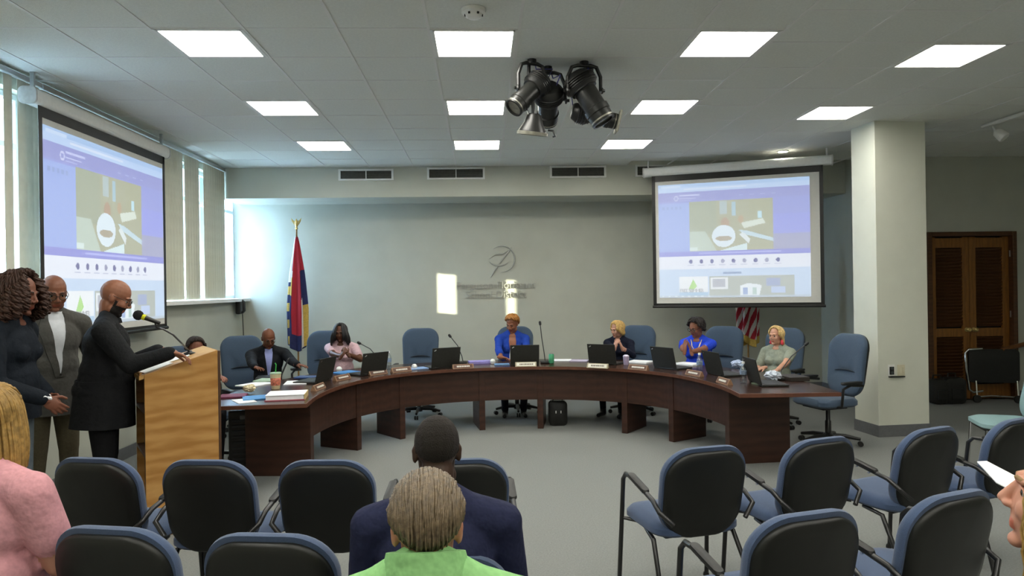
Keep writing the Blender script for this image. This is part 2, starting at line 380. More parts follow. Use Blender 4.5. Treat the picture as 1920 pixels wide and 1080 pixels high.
# socket plates on the column
c, s = math.cos(crot), math.sin(crot)
def oncol(px, py):
    r = ray(px, py); nrm = Vector((-s, c, 0)); p0 = Vector((cx0, cy0, 0)); k = (p0 - Vector((0, 0, HC))).dot(nrm) / r.dot(nrm); return Vector((0, 0, HC)) + r * k
p = oncol(1671, 694); t = thing('power_socket', 'dark double power socket with cover on the square column', 'socket', p, crot)
MB().box((0, -.004, 0), (.075, .008, .12)).build('plate', M_WHITE, t, .002); q = MB().box((0, -.011, -.005), (.05, .008, .085)).build('outlet', M_BLACK, t, .002)
for z in (.022, -.026): MB().lathe([(.016, 0), (.016, .003)], (0, -.015, z), (0, -1, 0), 14).build('receptacle', M_DALU, q)
p = oncol(1689, 694); t = thing('wall_switch', 'cream double switch plate beside the dark socket on column', 'switch', p, crot)
MB().box((0, -.004, 0), (.085, .008, .12)).build('plate', mat('cream_plastic', (.62, .58, .42), .4, .03), t, .002)
for x in (-.022, .022): MB().box((x, -.010, 0), (.025, .008, .06)).build('rocker', MATS['cream_plastic'], t, .002)
p = oncol(1680, 706); tag(MB().box((p.x, p.y - .015, p.z), (.18, .03, .012), Matrix.Rotation(crot, 3, 'Z')).build('metal_ledge', M_BLACKM, bev=.002), 'thin dark ledge under the sockets on the column', 'ledge')

# lettering and emblem on the back wall
M_LETTER = mat('satin_grey_letters', (.40, .40, .36), .4, .05, metal=.2)
def text_mesh(body, size, depth, m, parent=None, name='lettering', italic=0.0, align='CENTER'):
    cu = bpy.data.curves.new(name, 'FONT'); cu.body = body; cu.size = size; cu.extrude = depth / 2; cu.align_x = align; cu.shear = italic
    o = bpy.data.objects.new(name, cu); C.objects.link(o); dg = bpy.context.evaluated_depsgraph_get(); dg.update()
    me = bpy.data.meshes.new_from_object(o.evaluated_get(dg)); bpy.data.objects.remove(o); me.materials.clear(); me.materials.append(m); me.name = name
    q = bpy.data.objects.new(name, me); C.objects.link(q); q.parent = parent; return q
p = at(930, 545, YB); t = thing('wall_sign', 'raised grey school district lettering on the back wall', 'sign', (p.x, YB, p.z))
for body, dz, sz in (('Ferguson-Florissant', .035, .155), ('School District', -.11, .155)):
    q = text_mesh(body, sz, .03, M_LETTER, t); q.rotation_euler = (R(90), 0, 0); q.location = (0, -.012, dz)
p = at(941, 488, YB); t = thing('wall_emblem', 'thin raised swoosh emblem above the wall lettering', 'emblem', (p.x, YB, p.z))
def arc(cx, cz, rx, rz, a0, a1, n=24, tw=.008):
    return [(cx + rx * math.cos(R(a0 + (a1 - a0) * i / n)), -.02, cz + rz * math.sin(R(a0 + (a1 - a0) * i / n))) for i in range(n + 1)]
n = 25
MB().tube(arc(.0, .02, .2, .2, 130, -95), [.003 + .009 * math.sin(math.pi * i / 24) for i in range(n)], 8).build('ring', M_LETTER, t, smooth=True)
MB().tube([(-.18, -.02, -.27), (-.12, -.02, -.17), (0, -.02, 0), (.10, -.02, .12), (.15, -.02, .2)], [.004, .012, .012, .011, .004], 8).build('stem', M_LETTER, t, smooth=True)
MB().tube(arc(-.04, .02, .16, .1, 200, 330), [.003 + .014 * math.sin(math.pi * i / 24) for i in range(n)], 8).build('leaf', M_LETTER, t, smooth=True)
MB().tube([(-.2, -.02, .02), (-.1, -.02, .09), (.02, -.02, .1), (.12, -.02, .16)], [.003, .012, .012, .003], 8).build('leaf', M_LETTER, t, smooth=True)

# wall loudspeaker/clock by the window end and its cable
p = at(452, 575, 10.3); p.x = XL + .10
t = thing('wall_phone', 'black wall phone with hanging cable below the window sill', 'telephone', (p.x, 10.3, p.z))
MB().box((-.03, 0, 0), (.07, .17, .22)).build('body', M_BLACK, t, .02)
MB().tube([(.02, -.05, .09), (.05, -.05, .07), (.055, -.05, -.06), (.02, -.05, -.09)], .02, 10).build('handset', M_BLACK, t, smooth=True)
MB().tube([(0, .03, -.11), (.0, .05, -.3), (.01, .04, -.6), (-.02, .05, -p.z + .02)], .007, 8).build('cable', M_BLACK, t)

# recessed downlight by the column (a lamp the place has)
p = onz(1468, 286, CEIL - .02)
t = thing('recessed_downlight', 'small recessed downlight on ceiling above the right screen casing', 'downlight', (p.x, p.y, CEIL))
MB().lathe([(.07, 0), (.075, -.012), (.06, -.014), (.06, 0)]).build('trim_ring', M_WHITE, t, smooth=True)
MB().lathe([(.058, -.008), (.058, -.003)]).build('lens', glow('downlight_lens', (1, .95, .85), 9), t)
# track light at the dark right-hand ceiling
a, c = onz(1842, 242, CEIL - .06), onz(1960, 205, CEIL - .06)
t = thing('track_light', 'white ceiling track with small lamp head in dark right corner', 'track light', (a.x, a.y, CEIL))
d = c - a; MB().tube([(0, 0, -.03), (d.x, d.y, -.03)], .018, 8).build('track', M_WHITE, t)
MB().tube([(.08, -.05, -.04), (.10, -.06, -.10)], .01, 8).build('arm', M_WHITE, t)
MB().lathe([(.02, 0), (.05, .03), (.06, .12), (.055, .13)], (.10, -.06, -.09), (.4, -.5, -.7)).build('head', M_WHITE, t, smooth=True)

# ================================================================== projection screens
FONT = {'A': '757', 'F': '746', 'r': '064', 'e': '033'}
def picture(bright=1.0, wash=0.0):
    w, h = 224, 168; im = np.zeros((h, w, 3))
    def px(c): return np.array([int(c[i:i + 2], 16) / 255 for i in (0, 2, 4)])
    def rect(x0, y0, x1, y1, c, a=1.0):
        X0, X1, Y0, Y1 = int(x0 * w), max(int(x1 * w), int(x0 * w) + 1), int(y0 * h), max(int(y1 * h), int(y0 * h) + 1)
        im[Y0:Y1, X0:X1] = im[Y0:Y1, X0:X1] * (1 - a) + px(c) * a
    yy, xx = np.mgrid[0:h, 0:w]; U, V = (xx + .5) / w, (yy + .5) / h
    def poly(pts, c, a=1.0):
        ins = np.zeros((h, w), bool)
        for k in range(len(pts)):
            (x1, y1), (x2, y2) = pts[k], pts[k - 1]
            with np.errstate(divide='ignore', invalid='ignore'):
                ins ^= ((y1 > V) != (y2 > V)) & (U < (x2 - x1) * (V - y1) / (y2 - y1 + 1e-12) + x1)
        im[ins] = im[ins] * (1 - a) + px(c) * a
    def ell(cx, cy, rx, ry, c, a=1.0):
        k = ((U - cx) / rx) ** 2 + ((V - cy) / ry) ** 2 < 1; im[k] = im[k] * (1 - a) + px(c) * a
    rect(0, 0, 1, 1, 'bcd2ee'); rect(0, 0, 1, .035, '9fc0ea'); rect(0, .035, 1, .075, 'b3cdf2'); rect(.02, .012, .16, .03, 'c4d8f4'); rect(.18, .045, .6, .055, 'd0def5')
    rect(0, .075, 1, .16, '8c93d2'); rect(0, .16, 1, .60, '8d97dc'); rect(0, .17, .215, .60, '93aae8'); rect(.77, .30, 1, .47, '8e98e6'); rect(.77, .47, 1, .6, '9a9fc4')
    ell(.125, .125, .016, .024, 'c3cbf3'); ell(.125, .125, .010, .015, '8c93d2'); rect(.15, .10, .29, .112, 'bcc5f2'); rect(.15, .125, .26, .135, 'bcc5f2'); rect(.15, .145, .23, .153, 'aab6ee')
    for k in range(5): rect(.03 + k * .03, .20, .045 + k * .03, .225, '8098cc')
    for k in range(4): rect(.55 + k * .07, .12, .58 + k * .07, .13, 'b0baf0')
    # the photograph on the page
    rect(.215, .165, .77, .60, 'a3a892'); rect(.215, .165, .40, .45, '9aa593'); rect(.62, .17, .77, .38, 'a2a78e')
    poly([(.215, .42), (.32, .42), (.40, .60), (.215, .60)], 'b4c6bc'); rect(.42, .17, .47, .28, 'a9bcc0'); rect(.50, .18, .53, .30, '9fc0d0')
    poly([(.56, .36), (.70, .33), (.72, .37), (.58, .41)], 'cfdcd2'); poly([(.54, .42), (.60, .43), (.77, .50), (.77, .53), (.58, .46)], 'b9d4e2'); rect(.67, .27, .70, .33, 'b5dcea')
    ell(.455, .36, .028, .05, 'a88f7c'); ell(.445, .47, .078, .095, 'd3e4f0'); ell(.445, .49, .055, .022, 'a39c8c'); poly([(.40, .60), (.60, .535), (.60, .60)], 'cde4ea'); poly([(.57, .44), (.62, .50), (.61, .54), (.55, .46)], 'd5e2e6')
    rect(.215, .56, .27, .59, 'cfe2e2'); ell(.56, .33, .018, .035, 'b09a80')
    rect(0, .60, 1, .64, '8288d8'); rect(.28, .613, .82, .62, 'a6aeee')
    rect(0, .64, 1, .755, 'dde4f3')
    for k in range(9):
        x = .22 + k * .072; ell(x, .685, .013, .018, '565c98' if k not in (3, 5, 7) else '8d93b6'); rect(x - .022, .716, x + .022, .724, 'aeb6d2')
    rect(.44, .785, .56, .80, '7e97be')
    rect(.14, .82, .335, 1, 'e4ebf2'); poly([(.20, .93), (.235, .84), (.26, .90), (.24, .93)], 'a6d883'); rect(.14, .955, .335, .985, '9fc2e0')
    rect(.345, .82, .90, 1, 'a8b2ae'); rect(.355, .83, .47, .93, 'dfe7ee'); rect(.37, .845, .455, .915, 'a9b0be'); poly([(.55, .90), (.60, .88), (.66, .89), (.69, .90), (.67, 1), (.55, 1)], 'dfeaf2')
    rect(.57, .92, .60, .98, '90a8d4'); rect(.63, .92, .66, .98, 'a8c4c0'); rect(.72, .84, .81, .91, '96a6cc'); rect(.75, .915, .84, .97, 'b4c8ec')
    rect(0, .985, 1, 1, 'b0c0d0')
    for k in range(8): rect(.02 + k * .045, .988, .035 + k * .045, .998, 'd8e4ee')
    # small lettering on the white tile: FREE SUMMER
    G = {'F': ['111', '100', '110', '100', '100'], 'R': ['110', '101', '110', '101', '101'], 'E': ['111', '100', '110', '100', '111'], 'S': ['111', '100', '111', '001', '111'], 'U': ['101', '101', '101', '101', '111'], 'M': ['10001', '11011', '10101', '10001', '10001']}
    x = int(.145 * w); y = int(.925 * h)
    for ch in 'FREE SUMMER':
        if ch == ' ': x += 2; continue
        for r_, row in enumerate(G[ch]):
            for c_, q in enumerate(row):
                if q == '1' and y + r_ < h and x + c_ < w: im[y + r_, x + c_] = px('9aa0a8')
        x += len(G[ch][0])
    im = im * (1 - wash) + wash * np.array([.86, .87, .88])
    return np.clip(im * bright, 0, 1)
def screen_thing(label, A, B, ztop, zbot, inner, pic, strength, pname, case_over):
    """A, B: left and right ends (seen from the room) on plan; inner: image rectangle inside the cloth (l, t, r, b)."""
    A, B = Vector((*A, 0)), Vector((*B, 0)); ux = (B - A).normalized(); W_ = (B - A).length; nrm = Vector((ux.y, -ux.x, 0))
    rz = math.atan2(ux.y, ux.x)
    t = thing('projection_screen', label, 'screen', ((A + B) / 2), rz); h = ztop - zbot; zc = (ztop + zbot) / 2; fw = .045
    MB().box((0, .004, zc), (W_, .003, h)).build('cloth', mat('screen_cloth', (.62, .61, .56), .8, .02), t)
    for nm, cc, dd in (('border', (0, .001, ztop - .045), (W_, .004, .09)), ('border', (0, .001, zbot + .02), (W_, .004, .04)), ('border', (-W_ / 2 + fw / 2, .001, zc), (fw, .004, h)), ('border', (W_ / 2 - fw / 2, .001, zc), (fw, .004, h))):
        MB().box(cc, dd).build(nm, M_BLACK, t)
    MB().lathe([(.0, -W_ / 2 - .01), (.018, -W_ / 2 - .01), (.018, W_ / 2 + .01), (0, W_ / 2 + .01)], (0, 0, zbot - .005), (1, 0, 0), 12).build('bottom_bar', M_BLACK, t)
    MB().tube([(0, 0, zbot - .02), (.012, 0, zbot - .05), (-.012, 0, zbot - .05)], .004, 6, closed=True).build('pull_handle', M_WHITE, t)
    wi = W_ - 2 * fw
    x0, x1 = -wi / 2 + inner[0] * wi, -wi / 2 + inner[2] * wi; hi = h - .13; z1, z0 = ztop - .09 - inner[1] * hi, ztop - .09 - inner[3] * hi
    H_, Wp = pic.shape[:2]
    xs = np.linspace(x0, x1, Wp + 1); zs = np.linspace(z1, z0, H_ + 1)
    vv = np.stack([np.repeat(xs[None], H_ + 1, 0).ravel(), np.full((H_ + 1) * (Wp + 1), -.0005), np.repeat(zs[:, None], Wp + 1, 1).ravel()], 1)
    idx = np.arange(H_ * Wp); r_, c_ = idx // Wp, idx % Wp; a = r_ * (Wp + 1) + c_
    me = bpy.data.meshes.new('projected_picture'); me.from_pydata(vv.tolist(), [], np.stack([a, a + Wp + 1, a + Wp + 2, a + 1], 1).tolist())
    at_ = me.color_attributes.new('picture', 'FLOAT_COLOR', 'CORNER')
    p = pic.reshape(-1, 3); p = np.where(p <= .04045, p / 12.92, ((p + .055) / 1.055) ** 2.4)
    at_.data.foreach_set('color', np.repeat(np.concatenate([p, np.ones((len(p), 1))], 1), 4, 0).ravel())
    me.materials.append(attr_emit(pname, strength)); o = bpy.data.objects.new('projected_picture', me); C.objects.link(o); o.parent = t
    # casing: a white rounded housing along the top with end caps and brackets
    ov = case_over; pr = rrect(.13, .125, .04, 5); L2 = W_ / 2 + ov
    MB().prism(pr, -L2, L2, lambda a, q, d: (d, a + .035, q + ztop + .055)).build('casing', M_WHITE, t, smooth=True)
    for sx in (-1, 1):
        e = MB().prism(rrect(.14, .135, .042, 5), sx * L2, sx * (L2 + .02), lambda a, q, d: (d, a + .035, q + ztop + .055)).build('end_cap', mat('casing_end', (.55, .55, .52), .5), t, smooth=True)
        MB().box((sx * (L2 - .05), .035, (ztop + .11 + CEIL) / 2), (.02, .03, max(.02, CEIL - ztop - .11))).build('hanger', M_ALU, t)
    return t
ztL, zbL = 3.165, 1.30
screen_thing('white casing projection screen on the left wall behind the speaker', (-3.44, 5.55), (-3.44, 7.70), ztL, zbL, (0, .03, .995, .965), picture(1.0), .205, 'projector_light_left', .06)
screen_thing('angled projection screen with dark border right of the beam vents', (2.40, 9.48), (4.42, 8.66), 3.20, 1.385, (.02, .03, .945, .955), picture(1.0, .15), .20, 'projector_light_right', .10)

# ================================================================== stage lights
M_LAMP = mat('black_lamp_housing', (.009, .009, .0085), .4, .2, 12, spec=.6)
M_FOIL = mat('worn_grey_metal', (.32, .31, .26), .4, .2, metal=.6)
def stage_light(label, p, aim, size, ytop, yaxis=None, gel=False, barrel=.30):
    """p: hinge point, aim: beam direction, size: radius, ytop: height of yoke top."""
    p = Vector(p); ax = Vector(aim).normalized(); t = thing('stage_light', label, 'stage light', p, 0, 'stage lights on the ceiling')
    side = Vector(yaxis).normalized() if yaxis else ax.cross(Vector((0, 0, 1))).normalized(); r = size
    MB().lathe([(0, -.15), (r * .7, -.15), (r * .85, -.14), (r * 1.0, -.115), (r * 1.12, -.10), (r * 1.12, -.03), (r * .95, -.01), (r * .95, 0)], (0, 0, 0), ax, 22).build('lamp_housing', M_LAMP, t, smooth=True)
    MB().lathe([(r * .78, -.01), (r * .8, 0), (r * .8, barrel * .55), (r * .9, barrel * .57), (r * .9, barrel * .72), (r * .84, barrel * .74), (r * .84, barrel), (r * .7, barrel), (r * .68, barrel * .8), (0.001, barrel * .8)], (0, 0, 0), ax, 22).build('barrel', mat('grey_black_barrel', (.016, .0165, .015), .35, .2), t, smooth=True)
    b = MB()
    for k in range(4): b.lathe([(r * 1.13, -.10 + k * .018), (r * 1.2, -.097 + k * .018), (r * 1.2, -.092 + k * .018), (r * 1.13, -.088 + k * .018)], (0, 0, 0), ax, 22)
    o = b.build('cooling_fins', M_LAMP, t); o['kind'] = 'stuff'
    MB().lathe([(r * .82, barrel * .9), (r * .86, barrel * .9), (r * .86, barrel * .94), (r * .82, barrel * .94)], (0, 0, 0), ax, 22).build('lens_ring', M_FOIL, t, smooth=True)
    up = ytop - p.z; ww = r * 1.32; inn = side * ww
    pts = [-inn, -inn + Vector((0, 0, up * .55)), -inn * .75 + Vector((0, 0, up * .93)), -inn * .4 + Vector((0, 0, up)), inn * .4 + Vector((0, 0, up)), inn * .75 + Vector((0, 0, up * .93)), inn + Vector((0, 0, up * .55)), inn]
    MB().tube(pts, .015, 8).build('yoke', M_LAMP, t)
    for s_ in (-1, 1): MB().lathe([(.024, 0), (.026, .012), (.012, .02), (.012, .035)], inn * s_, side * s_, 12).build('knob', M_LAMP, t)
    MB().lathe([(.035, 0), (.035, CEIL - p.z - up - .001)], (0, 0, up), n=14).build('ceiling_mount', M_LAMP, t)
    MB().tube([-ax * .13 + side * r * .5, -ax * .15 + side * r * .9 + Vector((0, 0, up * .4)), side * r * .4 + Vector((0, 0, up * .8)), Vector((.02, .02, up + .04))], .005, 6).build('power_cable', mat('blue_cable', (.05, .05, .22), .5), t)
    if gel:
        u = side; v = ax.cross(u); c0 = ax * (barrel + .015); g = MB(); k = r * 1.05
        for a, q in ((u, v), (-u, v), (v, u), (-v, u)): g.tube([c0 + a * k - q * k, c0 + a * k + q * k], .012, 6)
        g.build('gel_frame', M_FOIL, t)
    return t
YH = 5.3
pm = at(1045, 118, YH)
ZY = CEIL - .03
stage_light('leftmost big stage light with grey barrel pointing down left', at(998, 168, 5.25), (-.60, -.35, -.66), .088, ZY, (.9, .35, .0), barrel=.24)
stage_light('round black stage light seen end-on in middle of the cluster', at(1028, 190, 5.42), (.05, .85, -.5), .10, ZY - .02, (.98, -.1, 0), barrel=.22)
stage_light('rightmost big stage light with barrel pointing down right', at(1096, 170, 5.30), (.48, -.1, -.85), .112, ZY, (.92, .38, .1), barrel=.29)
stage_light('stage light with open square gel frame under the rightmost one', at(1106, 216, 5.46), (.95, .05, -.22), .075, ZY - .02, (.1, 1, .1), gel=True, barrel=.22)
t = thing('small_spotlight', 'small silver-rimmed spotlight hanging lowest in the stage light cluster', 'spotlight', at(1000, 232, 5.2))
p = t.location
MB().lathe([(.04, .075), (.055, .06), (.075, .0), (.105, -.05), (.108, -.06)], (0, 0, 0), (.12, -.2, 1)).build('housing', M_LAMP, t, smooth=True)
MB().lathe([(.108, -.06), (.118, -.062), (.118, -.085), (.10, -.085), (.09, -.07)], (0, 0, 0), (.12, -.2, 1)).build('rim', M_FOIL, t, smooth=True)
MB().tube([(.0, 0, .06), (.0, 0, .16), (-.03, .05, .25), (-.02, .08, CEIL - .001 - p.z)], .014, 8).build('stem', M_BLACKM, t)
MB().tube([(-.03, 0, .05), (-.05, 0, .12), (-.02, .01, .19)], .006, 6).build('lever', M_CHROME, t)
MB().tube([(.11, 0, -.05), (.15, .0, -.055), (.165, 0, -.1), (.145, 0, -.1)], .008, 6).build('hook', M_BLACKM, t)

# ================================================================== the curved dais table
TZ = .745; TXC = .365
half = [(1.81, 5.75), (1.825, 6.2), (1.75, 6.75), (1.555, 7.25), (1.21, 7.66), (.76, 7.92), (.3, 8.03), (0, 8.045)]
ctrl = [(TXC - x, y) for x, y in half] + [(TXC + x, y) for x, y in reversed(half[:-1])]
def spline(P, n=8):
    out = []; P = [Vector((*p, 0)) for p in P]
    for i in range(len(P) - 1):
        a, b, c, d = P[max(i - 1, 0)], P[i], P[i + 1], P[min(i + 2, len(P) - 1)]
        for k in range(n):
            t = k / n; out.append(.5 * ((2 * b) + (c - a) * t + (2 * a - 5 * b + 4 * c - d) * t * t + (3 * b - a - 3 * c + d) * t ** 3))
    return out + [P[-1]]
INN = spline(ctrl)
def norm_at(P, i):
    t = (P[min(i + 1, len(P) - 1)] - P[max(i - 1, 0)]).normalized(); return Vector((-t.y, t.x, 0))
NRM = [norm_at(INN, i) for i in range(len(INN))]
CUM = [0.0]
for i in range(1, len(INN)): CUM.append(CUM[-1] + (INN[i] - INN[i - 1]).length)
TOT = CUM[-1]
def rim(s, off=0.0):
    """point at fraction s along the inner edge, pushed outwards by off; also the outward normal"""
    L_ = s * TOT; i = max([0] + [k for k in range(len(CUM)) if CUM[k] <= L_ + 1e-9]); i = min(i, len(INN) - 2); f = (L_ - CUM[i]) / (CUM[i + 1] - CUM[i])
    p = INN[i].lerp(INN[i + 1], f); n = NRM[i].lerp(NRM[i + 1], f).normalized(); return p + n * off, n
dais = thing('curved_dais_table', 'long dark mahogany curved table seating the board', 'table', (TXC, 7.5, 0))
def loc(p): return Vector((p[0] - TXC, p[1] - 7.5, p[2] if len(p) > 2 else 0))
WID = .86
def strip(o0, o1, z0, z1, s0=0.0, s1=1.0, n=60, mi=0, b=None):
    b = b or MB(); vs = []
    for k in range(n + 1):
        s = s0 + (s1 - s0) * k / n
        a, _ = rim(s, o0); c, _ = rim(s, o1)
        vs += [loc((a.x, a.y, z0)), loc((c.x, c.y, z0)), loc((c.x, c.y, z1)), loc((a.x, a.y, z1))]
    fs = []
    for k in range(n):
        for j in range(4): fs.append((4 * k + j, 4 * k + (j + 1) % 4, 4 * k + 4 + (j + 1) % 4, 4 * k + 4 + j))
    fs += [(3, 2, 1, 0), (4 * n, 4 * n + 1, 4 * n + 2, 4 * n + 3)]
    return b.add(vs, fs, mi)
strip(.012, WID, TZ - .032, TZ).build('tabletop', M_TABLE, dais)
strip(0, .0118, TZ - .034, TZ - .001).build('edge_band', M_EDGE, dais)
for s0, s1 in ((-.004, 0), (1, 1.004)): strip(0.0, WID, TZ - .033, TZ - .001, s0, s1, 1).build('end_band', M_EDGE, dais)
# leg panels run outwards under the top; modesty panels hang between them
legS = []
for px, py in ((666, 843), (751, 822), (903, 806), (1015, 803), (1172, 812), (1263, 828)):
    q = onz(px, py, 0); s = min((abs((rim(k / 400)[0] - Vector((q.x, q.y, 0))).length), k / 400) for k in range(401))[1]; legS.append(s)
SE = (.085, .915)
marks = [SE[0]] + legS + [SE[1]]
for k in range(len(marks) - 1):
    strip(.10, .128, TZ - .40, TZ - .034, marks[k] + .0012, marks[k + 1] - .0012, 12).build('modesty_panel', M_TABLE2, dais)
for s in legS:
    p, n = rim(s, 0); ang = math.atan2(n.y, n.x); rot = Matrix.Rotation(ang, 3, 'Z')
    c = p + n * (.09 + .25); MB().box(loc((c.x, c.y, (TZ - .05) / 2)), (.50, .07, TZ - .05), rot).build('leg_panel', M_TABLE2, dais, .003)
for s in SE:
    p, n = rim(s, 0); c = p + n * (.10 + .30); ang = math.atan2(n.y, n.x)
    MB().box(loc((c.x, c.y, (TZ - .04) / 2)), (.60, .09, TZ - .04), Matrix.Rotation(ang, 3, 'Z')).build('end_panel', M_TABLE2, dais, .003)
MB().tube([loc((*(rim(.445, .098)[0].xy), TZ - .03)), loc((*(rim(.446, .094)[0].xy), TZ - .2)), loc((*(rim(.445, .098)[0].xy), TZ - .41))], .004, 6).build('blue_cable', mat('thin_blue_cable', (.12, .12, .5), .4), dais)

def smap(px, py, z=TZ):
    q = onz(px, py, z); q2 = Vector((q.x, q.y, 0)); s = min(((rim(k / 400)[0] - q2).length, k / 400) for k in range(401))[1]
    return q, s, (rim(s)[0] - q2).length, rim(s)[1]

# ================================================================== high-back board chairs
def warp_back(z0, tilt, curve):
    def fn(a, b, d):
        y = -d - curve * a * a; z = z0 + b; return Vector((a, y - (b) * math.tan(tilt) * (1 if b > -9 else 0), z))
    return fn
def star_base(t, m=None):
    MB().lathe([(.0, .06), (.045, .06), (.05, .12), (.03, .13), (.03, .25), (.022, .26), (.022, .40)]).build('gas_column', M_BLACKM, t, smooth=True)
    for k in range(5):
        a = R(72 * k + 18); d = Vector((math.cos(a), math.sin(a), 0))
        leg = MB().tube([d * .03 + Vector((0, 0, .10)), d * .16 + Vector((0, 0, .10)), d * .30 + Vector((0, 0, .075))], [.026, .022, .015], 8).build('base_leg', M_BLACK, t, smooth=True)
        b = MB(); q = d * .30; w = Vector((-d.y, d.x, 0))
        for s in (-1, 1): b.lathe([(.006, -.009), (.026, -.009), (.027, 0), (.026, .009), (.006, .009)], q + w * s * .014 + Vector((0, 0, .027)), w, 12)
        b.build('caster', M_BLACK, leg)
def board_chair(label, loc_, rz, top=1.14):
    t = thing('board_chair', label, 'chair', loc_, rz, 'high-backed board chairs'); star_base(t)
    seat = rrect(.50, .48, .10, 6)
    MB().stack(seat, [(.3, .51), (.7, .512), (.92, .505), (1, .48), (1, .44), (.9, .42), (.3, .415)], lambda a, b, d: Vector((a, b + .04, d))).build('seat', M_BLUE2, t, smooth=True)
    MB().box((0, .04, .405), (.3, .3, .025)).build('seat_plate', M_BLACK, t, .005)
    hb = top - .50; out = rrect(.50, hb, .15, 8, -.10 if False else .0)
    out = [(x * (1.0 - .10 * (.5 - y / hb) ** 2), y) for x, y in out]
    fn = warp_back(.50 + hb / 2, R(9), -.45)
    def cush(a, b, d):
        v = fn(a, b, d); u = (b / hb)
        v.y += .018 * math.exp(-((u + .12) / .05) ** 2) * -1.0 + .015 * math.exp(-((u - .22) / .2) ** 2); return v
    rings = [(.2, .235), (.5, .235), (.75, .237), (.9, .243), (.97, .255), (1, .275), (.98, .30)]
    # extra rings make the crease between head and lumbar pad readable
    MB().stack(out, [(.06, .233), (.14, .233), (.24, .233), (.34, .234), (.46, .234), (.58, .235), (.7, .236), (.82, .239), (.91, .244), (.97, .255), (1, .275), (.985, .295)], cush).build('back_cushion', M_BLUE2, t, smooth=True)
    MB().stack([(a * .96, b * .97) for a, b in out], [(1, .285), (1, .31), (.95, .322), (.6, .328), (.2, .33)], fn).build('back_shell', M_SHELL, t, smooth=True)
    cr = [cush(a, -.11 * hb + .02 * (1 - (a / .15) ** 2), .229) for a in np.linspace(-.15, .15, 13)]
    MB().tube(cr, [.002 + .008 * math.sin(math.pi * k / 12) for k in range(13)], 6).build('crease', mat('crease_shade_blue', '232c36', .9), t, smooth=True)  # dark strip paints the shade of the crease
    for s in (-1, 1):
        MB().tube([(s * .24, .10, .43), (s * .30, .10, .45), (s * .31, .09, .62), (s * .31, .0, .655), (s * .30, -.16, .64)], .014, 8).build('arm_tube', M_BLACK, t, smooth=True)
        MB().stack(rrect(.055, .26, .026, 4), [(.6, .69), (.95, .686), (1, .675), (.9, .66)], lambda a, b, d, s=s: Vector((s * .305 + a, b - .02, d))).build('arm_pad', M_BLACK, t, smooth=True)
    MB().box((0, -.20, .46), (.07, .12, .02)).build('back_bracket', M_BLACK, t)
    MB().tube([(.18, .05, .40), (.25, .05, .395)], .008, 6).build('lever', M_BLACK, t)
    return t
def face(p, q): return math.atan2(-(q[0] - p[0]), q[1] - p[1])     # rz that looks from p to q
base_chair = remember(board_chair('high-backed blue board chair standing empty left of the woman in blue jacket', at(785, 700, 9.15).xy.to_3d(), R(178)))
CT = (TXC, 6.3)
BOARD = []
def bchair(label, x, y, rz): return dup(base_chair, (x, y, 0), rz, label)

